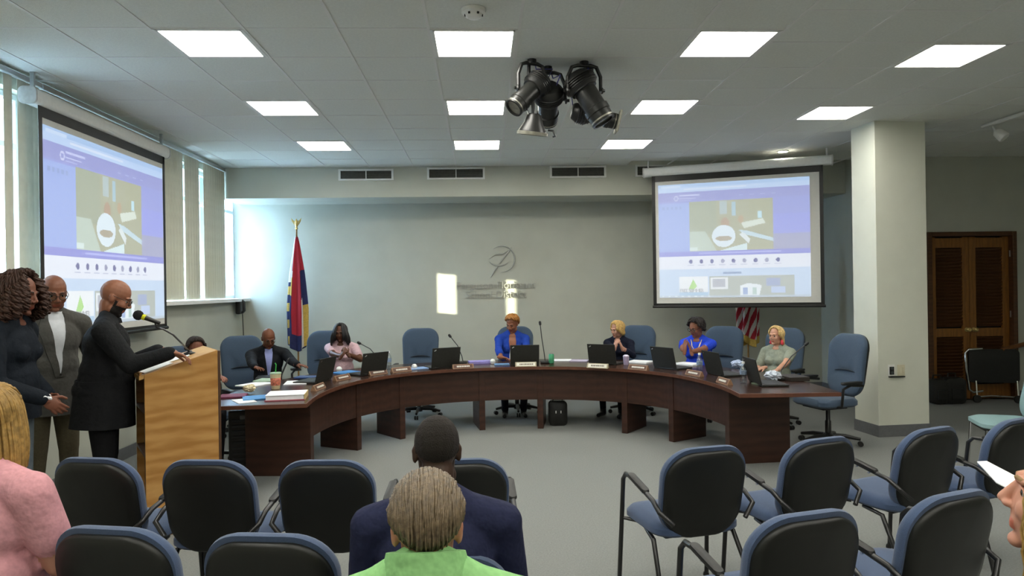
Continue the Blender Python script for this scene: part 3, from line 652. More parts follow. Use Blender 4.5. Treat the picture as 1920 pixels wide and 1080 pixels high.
# ================================================================== people
def unit_sphere(nu=16, nv=10):
    vs = [(0, 0, 1)]; fs = []
    for i in range(1, nv):
        a = math.pi * i / nv
        for j in range(nu): b = 2 * math.pi * j / nu; vs.append((math.sin(a) * math.cos(b), math.sin(a) * math.sin(b), math.cos(a)))
    vs.append((0, 0, -1))
    for j in range(nu): fs.append((0, 1 + j, 1 + (j + 1) % nu)); e = 1 + (nv - 2) * nu; fs.append((len(vs) - 1, e + (j + 1) % nu, e + j))
    for i in range(nv - 2):
        for j in range(nu): p = 1 + i * nu; fs.append((p + j, p + nu + j, p + nu + (j + 1) % nu, p + (j + 1) % nu))
    return np.array(vs), fs
US, UF = unit_sphere()
def nv3(v): v = np.asarray(v, float); return v / (np.linalg.norm(v) + 1e-12)
HZ = .655
class Prims:
    """Closed overlapping solids that are fused by a voxel remesh into one skin; each carries a tag (which cloth or skin it is)."""
    def __init__(s): s.p = []
    def ell(s, c, r, tag, M=None): s.p.append(('e', np.array(c, float), np.array(r, float), np.eye(3) if M is None else np.array(M, float), tag)); return s
    def cap(s, a, b, ra, rb, tag, sc=None, M=None):
        s.p.append(('c', np.array(a, float), np.array(b, float), ra, rb, tag, np.ones(3) if sc is None else np.array(sc, float), np.eye(3) if M is None else np.array(M, float))); return s
    def mesh(s):
        V = []; Fc = []; n = 0
        for q in s.p:
            if q[0] == 'e': v = (US * q[2]) @ q[3].T + q[1]; f = UF
            else:
                a, b, ra, rb, sc, M = q[1], q[2], q[3], q[4], q[6], q[7]
                a2, b2 = (M.T @ a) / sc, (M.T @ b) / sc
                ax = nv3(b2 - a2); u = nv3(np.cross(ax, [0, 0, 1] if abs(ax[2]) < .9 else [1, 0, 0])); w = np.cross(ax, u)
                prof = [(a2, ra, t) for t in (-90, -60, -30, 0)] + [(b2, rb, t) for t in (0, 30, 60, 90)]
                nu = 14; v = []
                for c, r, t in prof:
                    for j in range(nu):
                        th = 2 * math.pi * j / nu; rr = r * max(math.cos(R(t)), .02)
                        v.append((c + ax * r * math.sin(R(t)) + (u * math.cos(th) + w * math.sin(th)) * rr))
                v = (np.array(v) * sc) @ M.T; k = len(prof)
                f = [(i * nu + j, i * nu + (j + 1) % nu, (i + 1) * nu + (j + 1) % nu, (i + 1) * nu + j) for i in range(k - 1) for j in range(nu)]
                f += [tuple(range(nu))[::-1], tuple((k - 1) * nu + j for j in range(nu))]
            V.append(v); Fc += [tuple(i + n for i in t) for t in f]; n += len(v)
        return np.concatenate(V), Fc
    def tags(s, P):
        best = np.full(len(P), 1e9); out = np.zeros(len(P), object)
        for q in s.p:
            if q[0] == 'e':
                x = (P - q[1]) @ q[3]; k0 = np.linalg.norm(x / q[2], axis=1); k1 = np.linalg.norm(x / q[2] ** 2, axis=1) + 1e-9; d = k0 * (k0 - 1) / k1; tg = q[4]
            else:
                a, b, ra, rb, tg, sc, M = q[1:]
                a2, b2 = (M.T @ a) / sc, (M.T @ b) / sc; x = (P @ M) / sc; ab = b2 - a2
                t = np.clip(((x - a2) @ ab) / (ab @ ab + 1e-12), 0, 1); d = (np.linalg.norm(x - a2 - t[:, None] * ab, axis=1) - (ra + (rb - ra) * t)) * sc.min()
            m = d < best; best[m] = d[m]; out[m] = tg
        return out
def remesh(V, Fc, vox, it=4):
    me = bpy.data.meshes.new('tmp'); me.from_pydata(V.tolist(), [], Fc); o = bpy.data.objects.new('tmp', me); C.objects.link(o)
    r = o.modifiers.new('r', 'REMESH'); r.mode = 'VOXEL'; r.voxel_size = vox; r.adaptivity = 0
    sm = o.modifiers.new('s', 'SMOOTH'); sm.factor = .5; sm.iterations = it
    dg = bpy.context.evaluated_depsgraph_get(); dg.update(); m2 = bpy.data.meshes.new_from_object(o.evaluated_get(dg))
    v = np.empty(len(m2.vertices) * 3); m2.vertices.foreach_get('co', v); f = [tuple(p.vertices) for p in m2.polygons]
    bpy.data.objects.remove(o); bpy.data.meshes.remove(me); bpy.data.meshes.remove(m2)
    return v.reshape(-1, 3), f
def rotm(axis, deg):
    c, s = math.cos(R(deg)), math.sin(R(deg))
    return np.array({'x': [[1, 0, 0], [0, c, -s], [0, s, c]], 'y': [[c, 0, s], [0, 1, 0], [-s, 0, c]], 'z': [[c, -s, 0], [s, c, 0], [0, 0, 1]]}[axis])
def hand_prims(P, wrist, d, nrm, side, curl=.4, s=1.0, spread=1.0):
    """palm along d, palm side faces nrm; side +1: thumb towards cross(d, nrm)"""
    wrist = np.asarray(wrist, float); d = nv3(d); nrm = nv3(np.asarray(nrm, float) - d * np.dot(nrm, d)); u = np.cross(d, nrm) * side
    M = np.stack([u, d, nrm], 1)
    P.ell(wrist + d * .048 * s, (.042 * s, .052 * s, .017 * s), 'skin', M); P.ell(wrist + d * .02 * s + u * .012 * s + nrm * .006 * s, (.026 * s, .034 * s, .018 * s), 'skin', M)
    P.cap(wrist - d * .04 * s, wrist + d * .02 * s, .026 * s, .026 * s, 'skin')
    for k, (off, ln, a) in enumerate(((.030, .074, 5), (.010, .084, 1), (-.011, .078, -3), (-.031, .060, -8))):
        p = wrist + d * (.088 - .004 * abs(k - 1)) * s + u * off * s; dd = d * math.cos(R(a * spread)) + u * math.sin(R(a * spread)); r = (.0098, .010, .0095, .0085)[k] * s
        ang = 0
        for seg, fr in enumerate((.45, .30, .25)):
            ang += curl * (38 if seg == 0 else 52) * (1 + .06 * k)
            e = dd * math.cos(R(ang)) + nrm * math.sin(R(ang)); q = p + e * ln * fr * s; P.cap(p, q, r, r * .9, 'skin'); p = q; r *= .9
    p = wrist + d * .03 * s + u * .034 * s + nrm * .004 * s
    e1 = nv3(d * .75 + u * .75 + nrm * .25); q = p + e1 * .042 * s; P.cap(p, q, .0125 * s, .011 * s, 'skin'); e2 = nv3(d * .9 + u * .25 + nrm * (.2 + .5 * curl)); P.cap(q, q + e2 * .034 * s, .011 * s, .009 * s, 'skin')
def head_prims(P, Hc, HM, s=1.0, jaw=1.0, female=False):
    def T(v): return Hc + HM @ (np.array(v, float) * s)
    def E(c, r, tg='skin', M=None): P.ell(T(c), np.array(r) * s, tg, HM if M is None else HM @ M)
    E((0, -.012, .032), (.077, .097, .090)); E((0, .028, -.028), (.064, .066, .085)); E((0, .030, -.072), (.050 * jaw, .052, .044)); E((0, .070, -.101), (.022 * jaw, .018, .016))
    for x in (-1, 1):
        E((x * .036, .060, -.030), (.027, .026, .026)); E((x * .0735, -.008, -.010), (.010, .020, .028)); E((x * .077, -.016, .004), (.008, .013, .016))
        E((x * .042 * jaw, .012, -.080), (.024, .034, .03)); E((x * .012, .098, -.033), (.009, .011, .008))
        P.cap(T((x * .014, .089, .022)), T((x * .046, .078, .024)), .0085 * s, .007 * s, 'skin')
        P.cap(T((x * .016, .0955, .0255)), T((x * .045, .0835, .0275)), .0042 * s, .0035 * s, 'brow')
    P.cap(T((0, .088, .012)), T((0, .108, -.026)), .0080 * s, .0108 * s, 'skin')
    P.cap(T((-.020, .083, -.062)), T((.020, .083, -.062)), .0075 * s, .0075 * s, 'lips'); P.cap(T((-.017, .081, -.071)), T((.017, .081, -.071)), .0082 * s, .0082 * s, 'lips')
    E((0, .078, -.048), (.026, .014, .014))
def hair_strands(t, HM, Hc, s, m, n, hl, length, rad, curl=0.0, freq=6, puff=.012, seed=1, spread=.35, part=0.0, name='hair', down=None, tilt=(0, -.35), sub=None):
    """locks that leave the crown, follow the skull and then hang; hl(phi) -> polar angle where they leave the skull, length(phi) -> hang"""
    rnd = random.Random(seed); b = MB(); cc = np.array((0, -.012, .032)); rr = np.array((.077, .097, .090)); dn = np.array(down if down is not None else HM.T @ np.array((0, 0, -1.0)))
    for k in range(n):
        phi = 2 * math.pi * (k + rnd.random()) / n; th1 = hl(phi) * (1 + rnd.uniform(-.05, .05)); L = length(phi) * (1 + rnd.uniform(-.12, .12)); off = puff * (.35 + .65 * rnd.random())
        th0 = rnd.choice((5, 12, 25, 45, 60)) * min(1, th1 / 70); pts = []; seg = max(3, int((th1 - th0) / 12))
        ph2 = rnd.uniform(0, 6.28); wob = rnd.uniform(-.12, .12)
        for i in range(seg + 1):
            f = i / seg; th = R(th0 + (th1 - th0) * f); p = phi + wob * f
            d = np.array((math.sin(th) * math.sin(p), math.sin(th) * math.cos(p), math.cos(th)))
            d = rotm('x', 14) @ d
            q = cc + rr * d * (1 + (off / .09) * (.5 + .5 * min(1, f * 1.5)))
            if curl: q = q + d * curl * .5 * math.sin(freq * f * 2 + ph2)
            pts.append(q)
        if L > .005:
            o = nv3(np.array((math.sin(phi), math.cos(phi), 0))); last = pts[-1]; m_ = max(3, int(L / (.006 if curl > .005 else .025)))
            for i in range(1, m_ + 1):
                f = i / m_; q = last + dn * L * f + o * spread * .05 * math.sin(f * 2.2)
                if curl: q = q + np.array((math.cos(freq * f * L * 22 + ph2), math.sin(freq * f * L * 22 + ph2), 0)) * curl
                pts.append(q)
        w = [Hc + HM @ (q * s) for q in pts]; K = len(w)
        b.tube([Vector(q) for q in w], [rad * s * (.55 + .45 * math.sin(math.pi * min(1, (i + .6) / K * .9))) if i < K - 1 else rad * s * .35 for i in range(K)], 5)
    return b.build(name, m, t, smooth='full')

def hair_combed(t, HM, Hc, s, m, n, rad, puff, seed=1, name='hair'):
    """hair combed straight back: locks run from the brow over the top and down to the nape; the sides sweep back"""
    rnd = random.Random(seed); b = MB(); cc = np.array((0, -.014, .032)); rr = np.array((.079, .099, .092))
    for k in range(n):
        x = rnd.uniform(-.97, .97); w = math.sqrt(1 - x * x); off = 1 + puff / .09 * (.4 + .6 * rnd.random())
        a0 = rnd.uniform(40, 150) if abs(x) < .8 else rnd.uniform(75, 140); a1 = a0 + rnd.uniform(45, 85); a1 = min(a1, 222 - 22 * abs(x) + rnd.uniform(-6, 4)); K = 8; pts = []; ph = rnd.uniform(0, 6.3); am = rnd.uniform(0, .0016)
        if a1 - a0 < 15: continue
        for i in range(K):
            a = R(a0 + (a1 - a0) * i / (K - 1)); q = cc + rr * np.array((x * (1 - .04 * i / K), w * math.cos(a), w * math.sin(a))) * off * (1 - .03 * abs(2 * i / (K - 1) - 1) ** 3)
            q[0] += am * math.sin(4 * i / K * 3 + ph); pts.append(Vector(Hc + HM @ (q * s)))
        b.tube(pts, [rad * s * (.5 + .5 * math.sin(math.pi * (i + .7) / (K + .4))) for i in range(K)], 5)
    return b.build(name, m, t, smooth='full')
SKIN = {}
def skin_mat(c):
    k = 'skin_' + c
    return mat(k, c, .5, .06, 18, .04, 90, spec=.35)
def person(label, xy, rz, sit=True, s=1.0, fat=1.0, lean=0, side=0, twist=0, hy=0, hp=0, hr=0, skin='8d6650', top='222222', bottom='222226', shoe='111111', sleeve='long', jacket=False, hem=None, hipz=None,
           hands=None, lips=None, brow='1c140f', beard=None, scalp=None, shw=.185, vox=.011, jaw=1.0, bust=0.0, neck='skin', head_s=1.0, floor=0.0, elbows=None, headoff=(0, 0), legs=None, cloth_rough=.85, hzk=HZ, head_vox=.0052, zsh=.43):
    root = thing('person', label, 'person', (xy[0], xy[1], floor), rz)
    Rz = rotm('z', math.degrees(rz)); org = np.array((xy[0], xy[1], floor))
    def toL(p): return Rz.T @ (np.array(p, float) - org)
    def dL(d): return Rz.T @ np.array(d, float)
    hz = hipz if hipz is not None else (.585 if sit else .935 * s)
    hip = np.array((0, 0, hz)); TM = rotm('z', twist) @ rotm('y', side) @ rotm('x', -lean)
    def T(v): return hip + TM @ (np.array(v, float) * s)
    B = Prims(); fb = fat; cl = .008 if not jacket else .016
    tp = 'top'
    B.ell(T((0, 0, .02)), np.array((.165 * (.6 + .4 * fb) + cl, .125 * fb + cl, .125)) * s, 'bottom' if not jacket else tp, TM)
    B.ell(T((0, .012 * fb, .15)), np.array((.15 * (.4 + .6 * fb) + cl, .115 * fb + cl, .15)) * s, tp, TM)
    B.ell(T((0, .03 * (fb - 1) * 2, .10)), np.array((.15 * (.4 + .6 * fb) + cl, .12 * fb + cl, .11)) * s, tp, TM)
    B.ell(T((0, .0, .33)), np.array((.165 * (.55 + .45 * fb) + cl, .115 * (.6 + .4 * fb) + cl, .17)) * s, tp, TM)
    if bust:
        for x in (-1, 1): B.ell(T((x * .07, .09 * (.6 + .4 * fb), .32)), np.array((.07, .055, .065)) * s * bust, tp, TM)
    for x in (-1, 1):
        B.cap(T((x * .05, -.005, .475)), T((x * shw, -.01, zsh)), (.060 + cl) * s, (.058 + cl) * s, tp)
        B.cap(T((x * .03, -.015, .53)), T((x * .11, -.01, .475)), .045 * s, .05 * s, tp)
    Hc = T((headoff[0], .03 + headoff[1], hzk)); HM = TM @ rotm('z', hy) @ rotm('x', -hp) @ rotm('y', hr) if not sit or True else None
    hs = s * head_s
    nb = T((0, -.005, .50)); nt = Hc + HM @ (np.array((0, -.022, -.06)) * hs)
    B.cap(T((0, -.008, .47)), T((0, -.004, .535)), .062 * s, .052 * s, tp)
    if jacket: B.cap(T((0, .005, .04)), T((0, 0, .33)), .15 * s * (.45 + .55 * fb), .145 * s * (.5 + .5 * fb), tp, sc=(1.10, .80, 1))
    # arms
    HA = Prims(); hands = hands or {}; elb = elbows or {}
    joints = {}
    for k, x in (('L', -1), ('R', 1)):
        S = T((x * shw, -.01, zsh)); sp = hands.get(k)
        if sp is None:
            wr = np.array((x * .14, .30, hz + .10)) if sit else np.array((x * .29 * (.5 + .5 * fb), .03, hz - .07)); fd = np.array((0, 1, -.25)) if sit else np.array((0, .15, -1)); pn = np.array((0, -.2, -1)) if sit else np.array((-x, 0, 0)); cu = .35
        else: wr, fd, pn, cu = toL(sp[0]), dL(sp[1]), dL(sp[2]), sp[3]
        up, fo = .285 * s, .255 * s; dv = wr - S; D = np.linalg.norm(dv); D2 = min(D, (up + fo) * .995); wr = S + nv3(dv) * D2
        hint = np.array(elb.get(k, (x * .5, -.35, -1.0))); ax = nv3(dv); hh = nv3(hint - ax * np.dot(hint, ax)); a = (up * up - fo * fo + D2 * D2) / (2 * D2); h = math.sqrt(max(0, up * up - a * a)); el = S + ax * a + hh * h
        ra = (.052, .045) if not jacket else (.066, .056); rf = (.043, .032) if not jacket else (.054, .043); q = .7 + .3 * fb
        B.cap(S, el, (ra[0] + .004) * s * q, ra[1] * s * q, tp if sleeve != 'none' else 'skin') if sleeve != 'short' else None
        if sleeve == 'short':
            m_ = S + (el - S) * .62; B.cap(S, m_, .064 * s * q, .060 * s * q, tp); B.cap(S, el, .047 * s * q, .042 * s * q, 'skin'); B.cap(el, wr, .041 * s * q, .028 * s, 'skin')
        elif sleeve == 'mid':
            m_ = el + (wr - el) * .55; B.cap(el, m_, .05 * s * q, .052 * s * q, tp); B.cap(el, wr, .038 * s, .027 * s, 'skin')
        else:
            m_ = el + (wr - el) * .93; B.cap(el, m_, rf[0] * s * q, rf[1] * s * q, tp)
        hand_prims(HA, wr, fd, pn, x if sp is None or len(sp) < 5 else sp[4], cu, s * .90)
        joints[k] = (S, el, wr)
    # legs
    for k, x in (('L', -1), ('R', 1)):
        hj = hip + np.array((x * .085 * s, 0, -.02))
        if sit:
            kn = np.array((x * .13, .43 * s, .52)); an = np.array((x * .12, .40 * s, .10))
            if legs: kn = kn + np.array(legs[0]); an = an + np.array(legs[1])
        else:
            kn = np.array((x * .105, .02, .49 * s)); an = np.array((x * .12, -.02, .09))
        q = .8 + .2 * fb
        B.cap(hj, kn, (.092 if sit else .098) * s * q, .064 * s * q, 'bottom'); B.cap(kn, an, .062 * s * q, .047 * s, 'bottom')
        B.cap(an + np.array((0, -.03, -.055)), an + np.array((x * .015, .14, -.062)), .036, .028, 'shoe'); B.cap(an, an + np.array((0, .0, -.05)), .042, .04, 'shoe')
    HD = Prims(); head_prims(HD, Hc, HM, hs, jaw); HD.cap(nb, nt, .057 * s, .054 * s, 'skin'); HD.ell(T((0, .012, .475)), np.array((.085, .06, .05)) * s, 'skin', TM)
    slots = ['skin', 'lips', 'top', 'bottom', 'shoe', 'brow', 'beard', 'scalp']
    sk = skin_mat(skin)
    mats = [sk, mat('lips_' + skin, lips or tuple(c * f for c, f in zip(lin(skin), (.95, .62, .6))), .4, .04), mat('cloth_' + top + str(jacket), top, cloth_rough, .10, 60, .5, 14, spec=.2, bdist=.03), mat('trouser_' + bottom, bottom, .85, .10, 60, .5, 12, spec=.2, bdist=.03), mat('shoe_' + shoe, shoe, .35, .1),
            mat('brow_' + brow, brow, .7, .1), mat('beard_' + (beard or brow), beard or brow, .9, .25, 120, .4, 200), mat('scalp_' + (scalp or brow), scalp or brow, .9, .2, 160, .5, 220)]
    VV = []; FF = []; TT = []; n = 0
    for G, vx, it in ((B, vox, 5), (HD, head_vox, 3 if head_vox > .004 else 22), (HA, .0046, 2)):
        v, f = remesh(*G.mesh(), vx, it); ctr = np.array([v[list(p)].mean(0) for p in f]); tg = G.tags(ctr)
        if G is HD:
            hp_ = ((ctr - Hc) @ HM) / hs; x, y, z = hp_.T
            if beard:
                k = ((z < -.042) & (y > .014) & (z > -.120) & ~((np.abs(x) < .018) & (z > -.078) & (z < -.055) & (y > .07))) | ((z < -.012) & (z > -.06) & (np.abs(x) > .055) & (y > .014) & (y < .032)); k &= (tg == 'skin') & ~((y > .098)); tg[k] = 'beard'
            if scalp:
                cc = hp_ - np.array((0, -.012, .032)); cc = cc @ rotm('x', 14); th = np.degrees(np.arccos(np.clip(cc[:, 2] / (np.linalg.norm(cc, axis=1) + 1e-9), -1, 1))); ph = np.abs(np.degrees(np.arctan2(cc[:, 0], cc[:, 1])))
                lim = np.interp(ph, [0, 35, 62, 85, 120, 180], [50, 54, 72, 98, 118, 124]); k = (th < lim) & (tg == 'skin') & ~((np.abs(x) > .072) & (z < .02) & (z > -.05) & (np.abs(y) < .03)); tg[k] = 'scalp'
        VV.append(v); FF += [tuple(i + n for i in p) for p in f]; TT += list(tg); n += len(v)
    V = np.concatenate(VV); me = bpy.data.meshes.new('body'); me.from_pydata(V.tolist(), [], FF)
    for m_ in mats: me.materials.append(m_)
    me.polygons.foreach_set('material_index', [slots.index(q) for q in TT]); me.polygons.foreach_set('use_smooth', [True] * len(FF))
    bo = bpy.data.objects.new('body', me); C.objects.link(bo); bo.parent = root
    root_i = dict(root=root, body=bo, T=T, TM=TM, Hc=Hc, HM=HM, hs=hs, s=s, bvh=BVHTree.FromPolygons([tuple(q) for q in V], FF), joints=joints, toL=toL, hz=hz)
    if hem is not None:                      # the jacket's skirt, cut straight at the hem
        n_, k_ = 44, 6; vs = []; w_ = MB(); rx, ry = max((.165 * (.6 + .4 * fb) + cl) * s, .19 * s), (.125 * fb + cl) * s; zt, zb = hz + .10 * s, hem
        for side_ in (0, -.008):
            for j in range(k_ + 1):
                f = j / k_; z = zt + (zb - zt) * f
                for i in range(n_):
                    a = 2 * math.pi * i / n_; g = 1 + .10 * f + .018 * f * math.sin(5 * a + 1) + .012 * f * math.sin(9 * a); c_ = hip + np.array((0, .03 * (fb - 1) * 2 * (1 - f) * s, 0))
                    vs.append((c_[0] + ((rx * (.97 + .0 * f)) * g + side_) * math.cos(a), c_[1] + (ry * .98 * g + side_) * math.sin(a), z + (.012 * math.sin(a + 2.6) * f)))
        m_ = n_ * (k_ + 1); fs = []
        for q in (0, m_):
            for j in range(k_):
                for i in range(n_): fs.append((q + j * n_ + i, q + j * n_ + (i + 1) % n_, q + (j + 1) * n_ + (i + 1) % n_, q + (j + 1) * n_ + i))
        for e in (0, k_):
            for i in range(n_): fs.append((e * n_ + i, e * n_ + (i + 1) % n_, m_ + e * n_ + (i + 1) % n_, m_ + e * n_ + i))
        w_.add(vs, fs).build('jacket_skirt', mats[2], root, smooth=True)
    # eyes
    for x in (-1, 1):
        e = MB(); c0 = Hc + HM @ (np.array((x * .031, .0725, .002)) * hs); f = HM @ np.array((x * .12, 1, -.05))
        e.lathe([(.0001, -.0115), (.008, -.008), (.0115, 0), (.0105, .005), (.0085, .0078)], c0, f, 12, 0); e.lathe([(.0085, .0077), (.006, .0098), (.0001, .0112)], c0, f, 12, 1)
        e.build('eye', [mat('eye_white', (.45, .43, .40), .3, .02), mat('iris_dark', (.02, .013, .01), .2, .1)], root, smooth=True)
        l = MB(); l.tube([Hc + HM @ (np.array((x * (.031 + .0145 * math.cos(R(a))), .0815 - .008 * abs(math.cos(R(a))) + .002, .0035 + .008 * math.sin(R(a)))) * hs) for a in range(0, 181, 30)], .0026 * hs, 6)
        l.build('eyelid', sk, root, smooth=True)
    return root_i
def decal(I, name, left, right, m, off=.006, thick=.008, nu=6, nv=14, front=1, dirv=None, parent=None):
    """a strip of cloth laid on the chest: left/right are polylines (x, z) in torso coordinates"""
    T, TM, bvh = I['T'], I['TM'], I['bvh']
    def lerp(P, f):
        k = f * (len(P) - 1); i = min(int(k), len(P) - 2); g = k - i; return (P[i][0] * (1 - g) + P[i + 1][0] * g, P[i][1] * (1 - g) + P[i + 1][1] * g)
    top = []; ok = []
    dr = Vector(TM @ np.array((0, -front, 0.)))
    for j in range(nv + 1):
        a, c = lerp(left, j / nv), lerp(right, j / nv)
        for i in range(nu + 1):
            f = i / nu; x, z = a[0] * (1 - f) + c[0] * f, a[1] * (1 - f) + c[1] * f
            o = Vector(T((x, .225 * front, z))); h = bvh.ray_cast(o, dr, 1.2)
            top.append(h[0] if h[0] is not None else None)
    for k in range(len(top)):
        if top[k] is None:
            q = next((top[(k + d) % len(top)] for d in range(1, len(top)) if top[(k + d) % len(top)] is not None), Vector((0, 0, 1))); top[k] = q
    b = MB(); w = nu + 1; outv = [p - dr * (off + thick) for p in top]; inv = [p - dr * (off - .012) for p in top]; N = len(top)
    fs = []
    for j in range(nv):
        for i in range(nu):
            k = j * w + i; fs.append((k, k + 1, k + w + 1, k + w)); fs.append((N + k, N + k + w, N + k + w + 1, N + k + 1))
    for j in range(nv):
        for e in (0, nu): k = j * w + e; fs.append((k, k + w, N + k + w, N + k))
    for i in range(nu):
        for e in (0, nv): k = e * w + i; fs.append((k, N + k, N + k + 1, k + 1))
    b.add(outv + inv, fs); return b.build(name, m, parent or I['root'], smooth=True)
def collar(I, m, r=.066, h=.035, z=.505, open_=40, tilt=12, name='collar', y=.0):
    T = I['T']; b = MB(); P = []; n = 24
    for i in range(n + 1):
        a = R(90 + open_ + (360 - 2 * open_) * i / n); dz = .012 * math.cos(a - R(270)) ; P.append((math.cos(a), math.sin(a)))
    vs = []
    for (cx, sy) in P:
        back = -sy
        for (rr, zz) in ((r, z - .01), (r * .95, z + h * (.75 + .35 * back)), (r * 1.08, z + h * (.75 + .35 * back)), (r * 1.28, z - .015)):
            vs.append(T((cx * rr, sy * rr * .95 - .004 + y, zz)))
    fs = [(4 * i + j, 4 * i + (j + 1) % 4, 4 * i + 4 + (j + 1) % 4, 4 * i + 4 + j) for i in range(n) for j in range(4)] + [(0, 1, 2, 3), tuple(4 * n + j for j in (3, 2, 1, 0))]
    b.add(vs, fs); return b.build(name, m, I['root'], smooth=True)
def suit(I, shirt, cloth, depth=.20, w=.07, tie=None):
    """shirt front in the jacket opening, two lapels, collars"""
    ms = mat('shirt_' + shirt, shirt, .8, .04, 40); mc = cloth
    decal(I, 'shirt_front', [(-.04, .525), (-w, .44), (-.01, depth)], [(.04, .525), (w, .44), (.01, depth)], ms, .003, .004)
    for x in (-1, 1):
        decal(I, 'lapel', [(x * .052, .515), (x * (w - .012), .44), (x * .0, depth - .015)], [(x * .085, .51), (x * (w + .055), .40), (x * .03, depth - .02)], mc, .006, .006)
    if tie: decal(I, 'tie', [(-.012, .49), (-.022, .36), (-.018, depth)], [(.012, .49), (.022, .36), (.018, depth)], tie, .010, .004)
    collar(I, ms, .066, .042, .505, 30)
    return I
def glasses(I, m=None, w=.026, h=.019, r=.0018):
    Hc, HM, hs = I['Hc'], I['HM'], I['hs']; m = m or M_BLACK
    t = MB()
    def P(v): return Hc + HM @ (np.array(v) * hs)
    for x in (-1, 1):
        t.tube([P((x * .033 + w * math.cos(a) * (1 if abs(math.cos(a)) < .8 else .97), .1045 - .006 * abs(.033 + x * w * math.cos(a)) / .06, -.001 + h * math.sin(a))) for a in np.linspace(0, 2 * math.pi, 17)[:-1]], r * 1.2, 6, closed=True)
        t.tube([P((x * .059, .101, .004)), P((x * .067, .088, .007)), P((x * .0745, .05, .009)), P((x * .080, -.005, .012)), P((x * .079, -.028, -.004))], r, 6)
    t.tube([P((-.008, .106, .004)), P((0, .109, .007)), P((.008, .106, .004))], r, 6)
    o = t.build('glasses', m, I['root'], smooth=True)
    g = MB()
    for x in (-1, 1):
        pts = [P((x * .033 + w * .95 * math.cos(a), .1035, -.001 + h * .95 * math.sin(a))) for a in np.linspace(0, 2 * math.pi, 17)[:-1]]; n = len(pts); d = HM @ np.array((0, .001, 0)); g.add([Vector(p) for p in pts] + [Vector(p + d) for p in pts], [tuple(range(n)), tuple(range(n, 2 * n))[::-1]] + [(k, (k + 1) % n, n + (k + 1) % n, n + k) for k in range(n)])
    g.build('lens', M_GLASS, o)
    return o

# ------------------------------------------------------------------ placing people by where head top shows
def pers(label, px, pytop, Y, facing, sit=True, lean=0, hipz=None, hairh=.012, hzk=HZ, **kw):
    """facing: degrees, 0 looks to +Y (away), 180 towards the camera, -90 to the right"""
    rz = R(facing); hp = at(px, pytop, Y); hz = hipz if hipz is not None else .56
    if sit: s = (hp.z - hairh - hz) / ((hzk * math.cos(R(lean)) + .122))
    else: s = (hp.z - hairh) / (.935 + hzk * math.cos(R(lean)) + .122); hz = .935 * s
    fwd = Vector((-math.sin(rz), math.cos(rz), 0)); k = hzk * s * math.sin(R(lean)) + .03 * s
    xy = (hp.x - fwd.x * k, hp.y - fwd.y * k)
    return person(label, xy, rz, sit, s, lean=lean, hipz=hz, hzk=hzk, **kw), Vector((*xy, 0)), fwd
def hat(px, py, Y, d, n, c): return (at(px, py, Y), d, n, c)

# --- the three people standing at the left
spk, spx, spf = pers('man in black suit and glasses speaking at the lectern', 216, 521, 5.02, -66, sit=False, lean=5, hp=20, hy=-4, fat=1.32, jacket=True, top='17181a', bottom='101012', skin='8a5a44', beard='14100e', brow='1a120e', hem=.74,
    hands={'R': (at(322, 661, 4.86), (1, .25, -.35), (.1, -.2, -1), .45), 'L': (at(300, 655, 5.28), (1, .25, -.3), (0, .2, -1), .35)}, shw=.20, jaw=1.1, vox=.009, elbows={'R': (.2, -.2, -1), 'L': (-.2, -.2, -1)})
mcoat = MATS['cloth_17181aTrue']; collar(spk, mcoat, .063, .04, .50, 25, y=.018); glasses(spk)
decal(spk, 'vent_seam', [(-.004, .05), (-.004, -.18)], [(.004, .05), (.004, -.18)], M_BLACK, .002, .002, 2, 8, front=-1)
grey, _, _ = pers('bald man in grey suit and white open shirt, standing by left screen', 100, 513, 5.22, -128, sit=False, lean=3, hp=14, hy=-6, fat=1.05, jacket=True, top='4d4c48', bottom='5d5644', skin='7a4d38', hem=.80, vox=.009, brow='1a120e', shw=.19)
suit(grey, 'c9ccd0', MATS['cloth_4d4c48True'], .10, .06); glasses(grey)
for z in (.10, -.02): decal(grey, 'button', [(-.008, z + .008), (-.008, z - .008)], [(.008, z + .008), (.008, z - .008)], M_BLACK, .008, .004, 2, 2)
navyw, nwx, _ = pers('woman in dark navy jacket with brown curly hair, standing at left edge', 34, 503, 4.40, -84, sit=False, lean=4, hp=6, hy=-6, fat=1.12, jacket=True, top='141a22', bottom='5c666c', skin='6f4432', hem=.92, hairh=.03, scalp='2a1a12', bust=.9, shw=.175, vox=.009,
    hands={'R': (at(84, 748, 4.28), (.75, .3, -.75), (-.3, .9, -.2), .5), 'L': (at(92, 742, 4.62), (.8, -.3, -.7), (0, -1, -.2), .4)})
M_CURL = mat('brown_curly_hair', '3a2318', .6, .35, 40, .3, 90)
hl_long = lambda p: float(np.interp(abs(math.degrees((p + math.pi) % (2 * math.pi) - math.pi)), [0, 35, 60, 90, 130, 180], [42, 48, 78, 102, 112, 118]))
hl_short = lambda p: float(np.interp(abs(math.degrees((p + math.pi) % (2 * math.pi) - math.pi)), [0, 35, 60, 85, 120, 180], [48, 52, 72, 88, 112, 120]))
def angd(p): return abs(math.degrees((p + math.pi) % (2 * math.pi) - math.pi))
hair_strands(navyw['root'], navyw['HM'], navyw['Hc'], navyw['hs'], M_CURL, 460, hl_long, lambda p: .0 if angd(p) < 40 else .17, .0075, curl=.014, freq=8, puff=.036, seed=3, spread=.9)
MB().tube([navyw['joints']['R'][2] + np.array(q) for q in ((-.0, .0, .03), (.03, .01, .015), (0, .03, 0), (-.03, .01, .012))], .012, 8, closed=True).build('cuff', M_PAPER, navyw['root'], smooth=True)

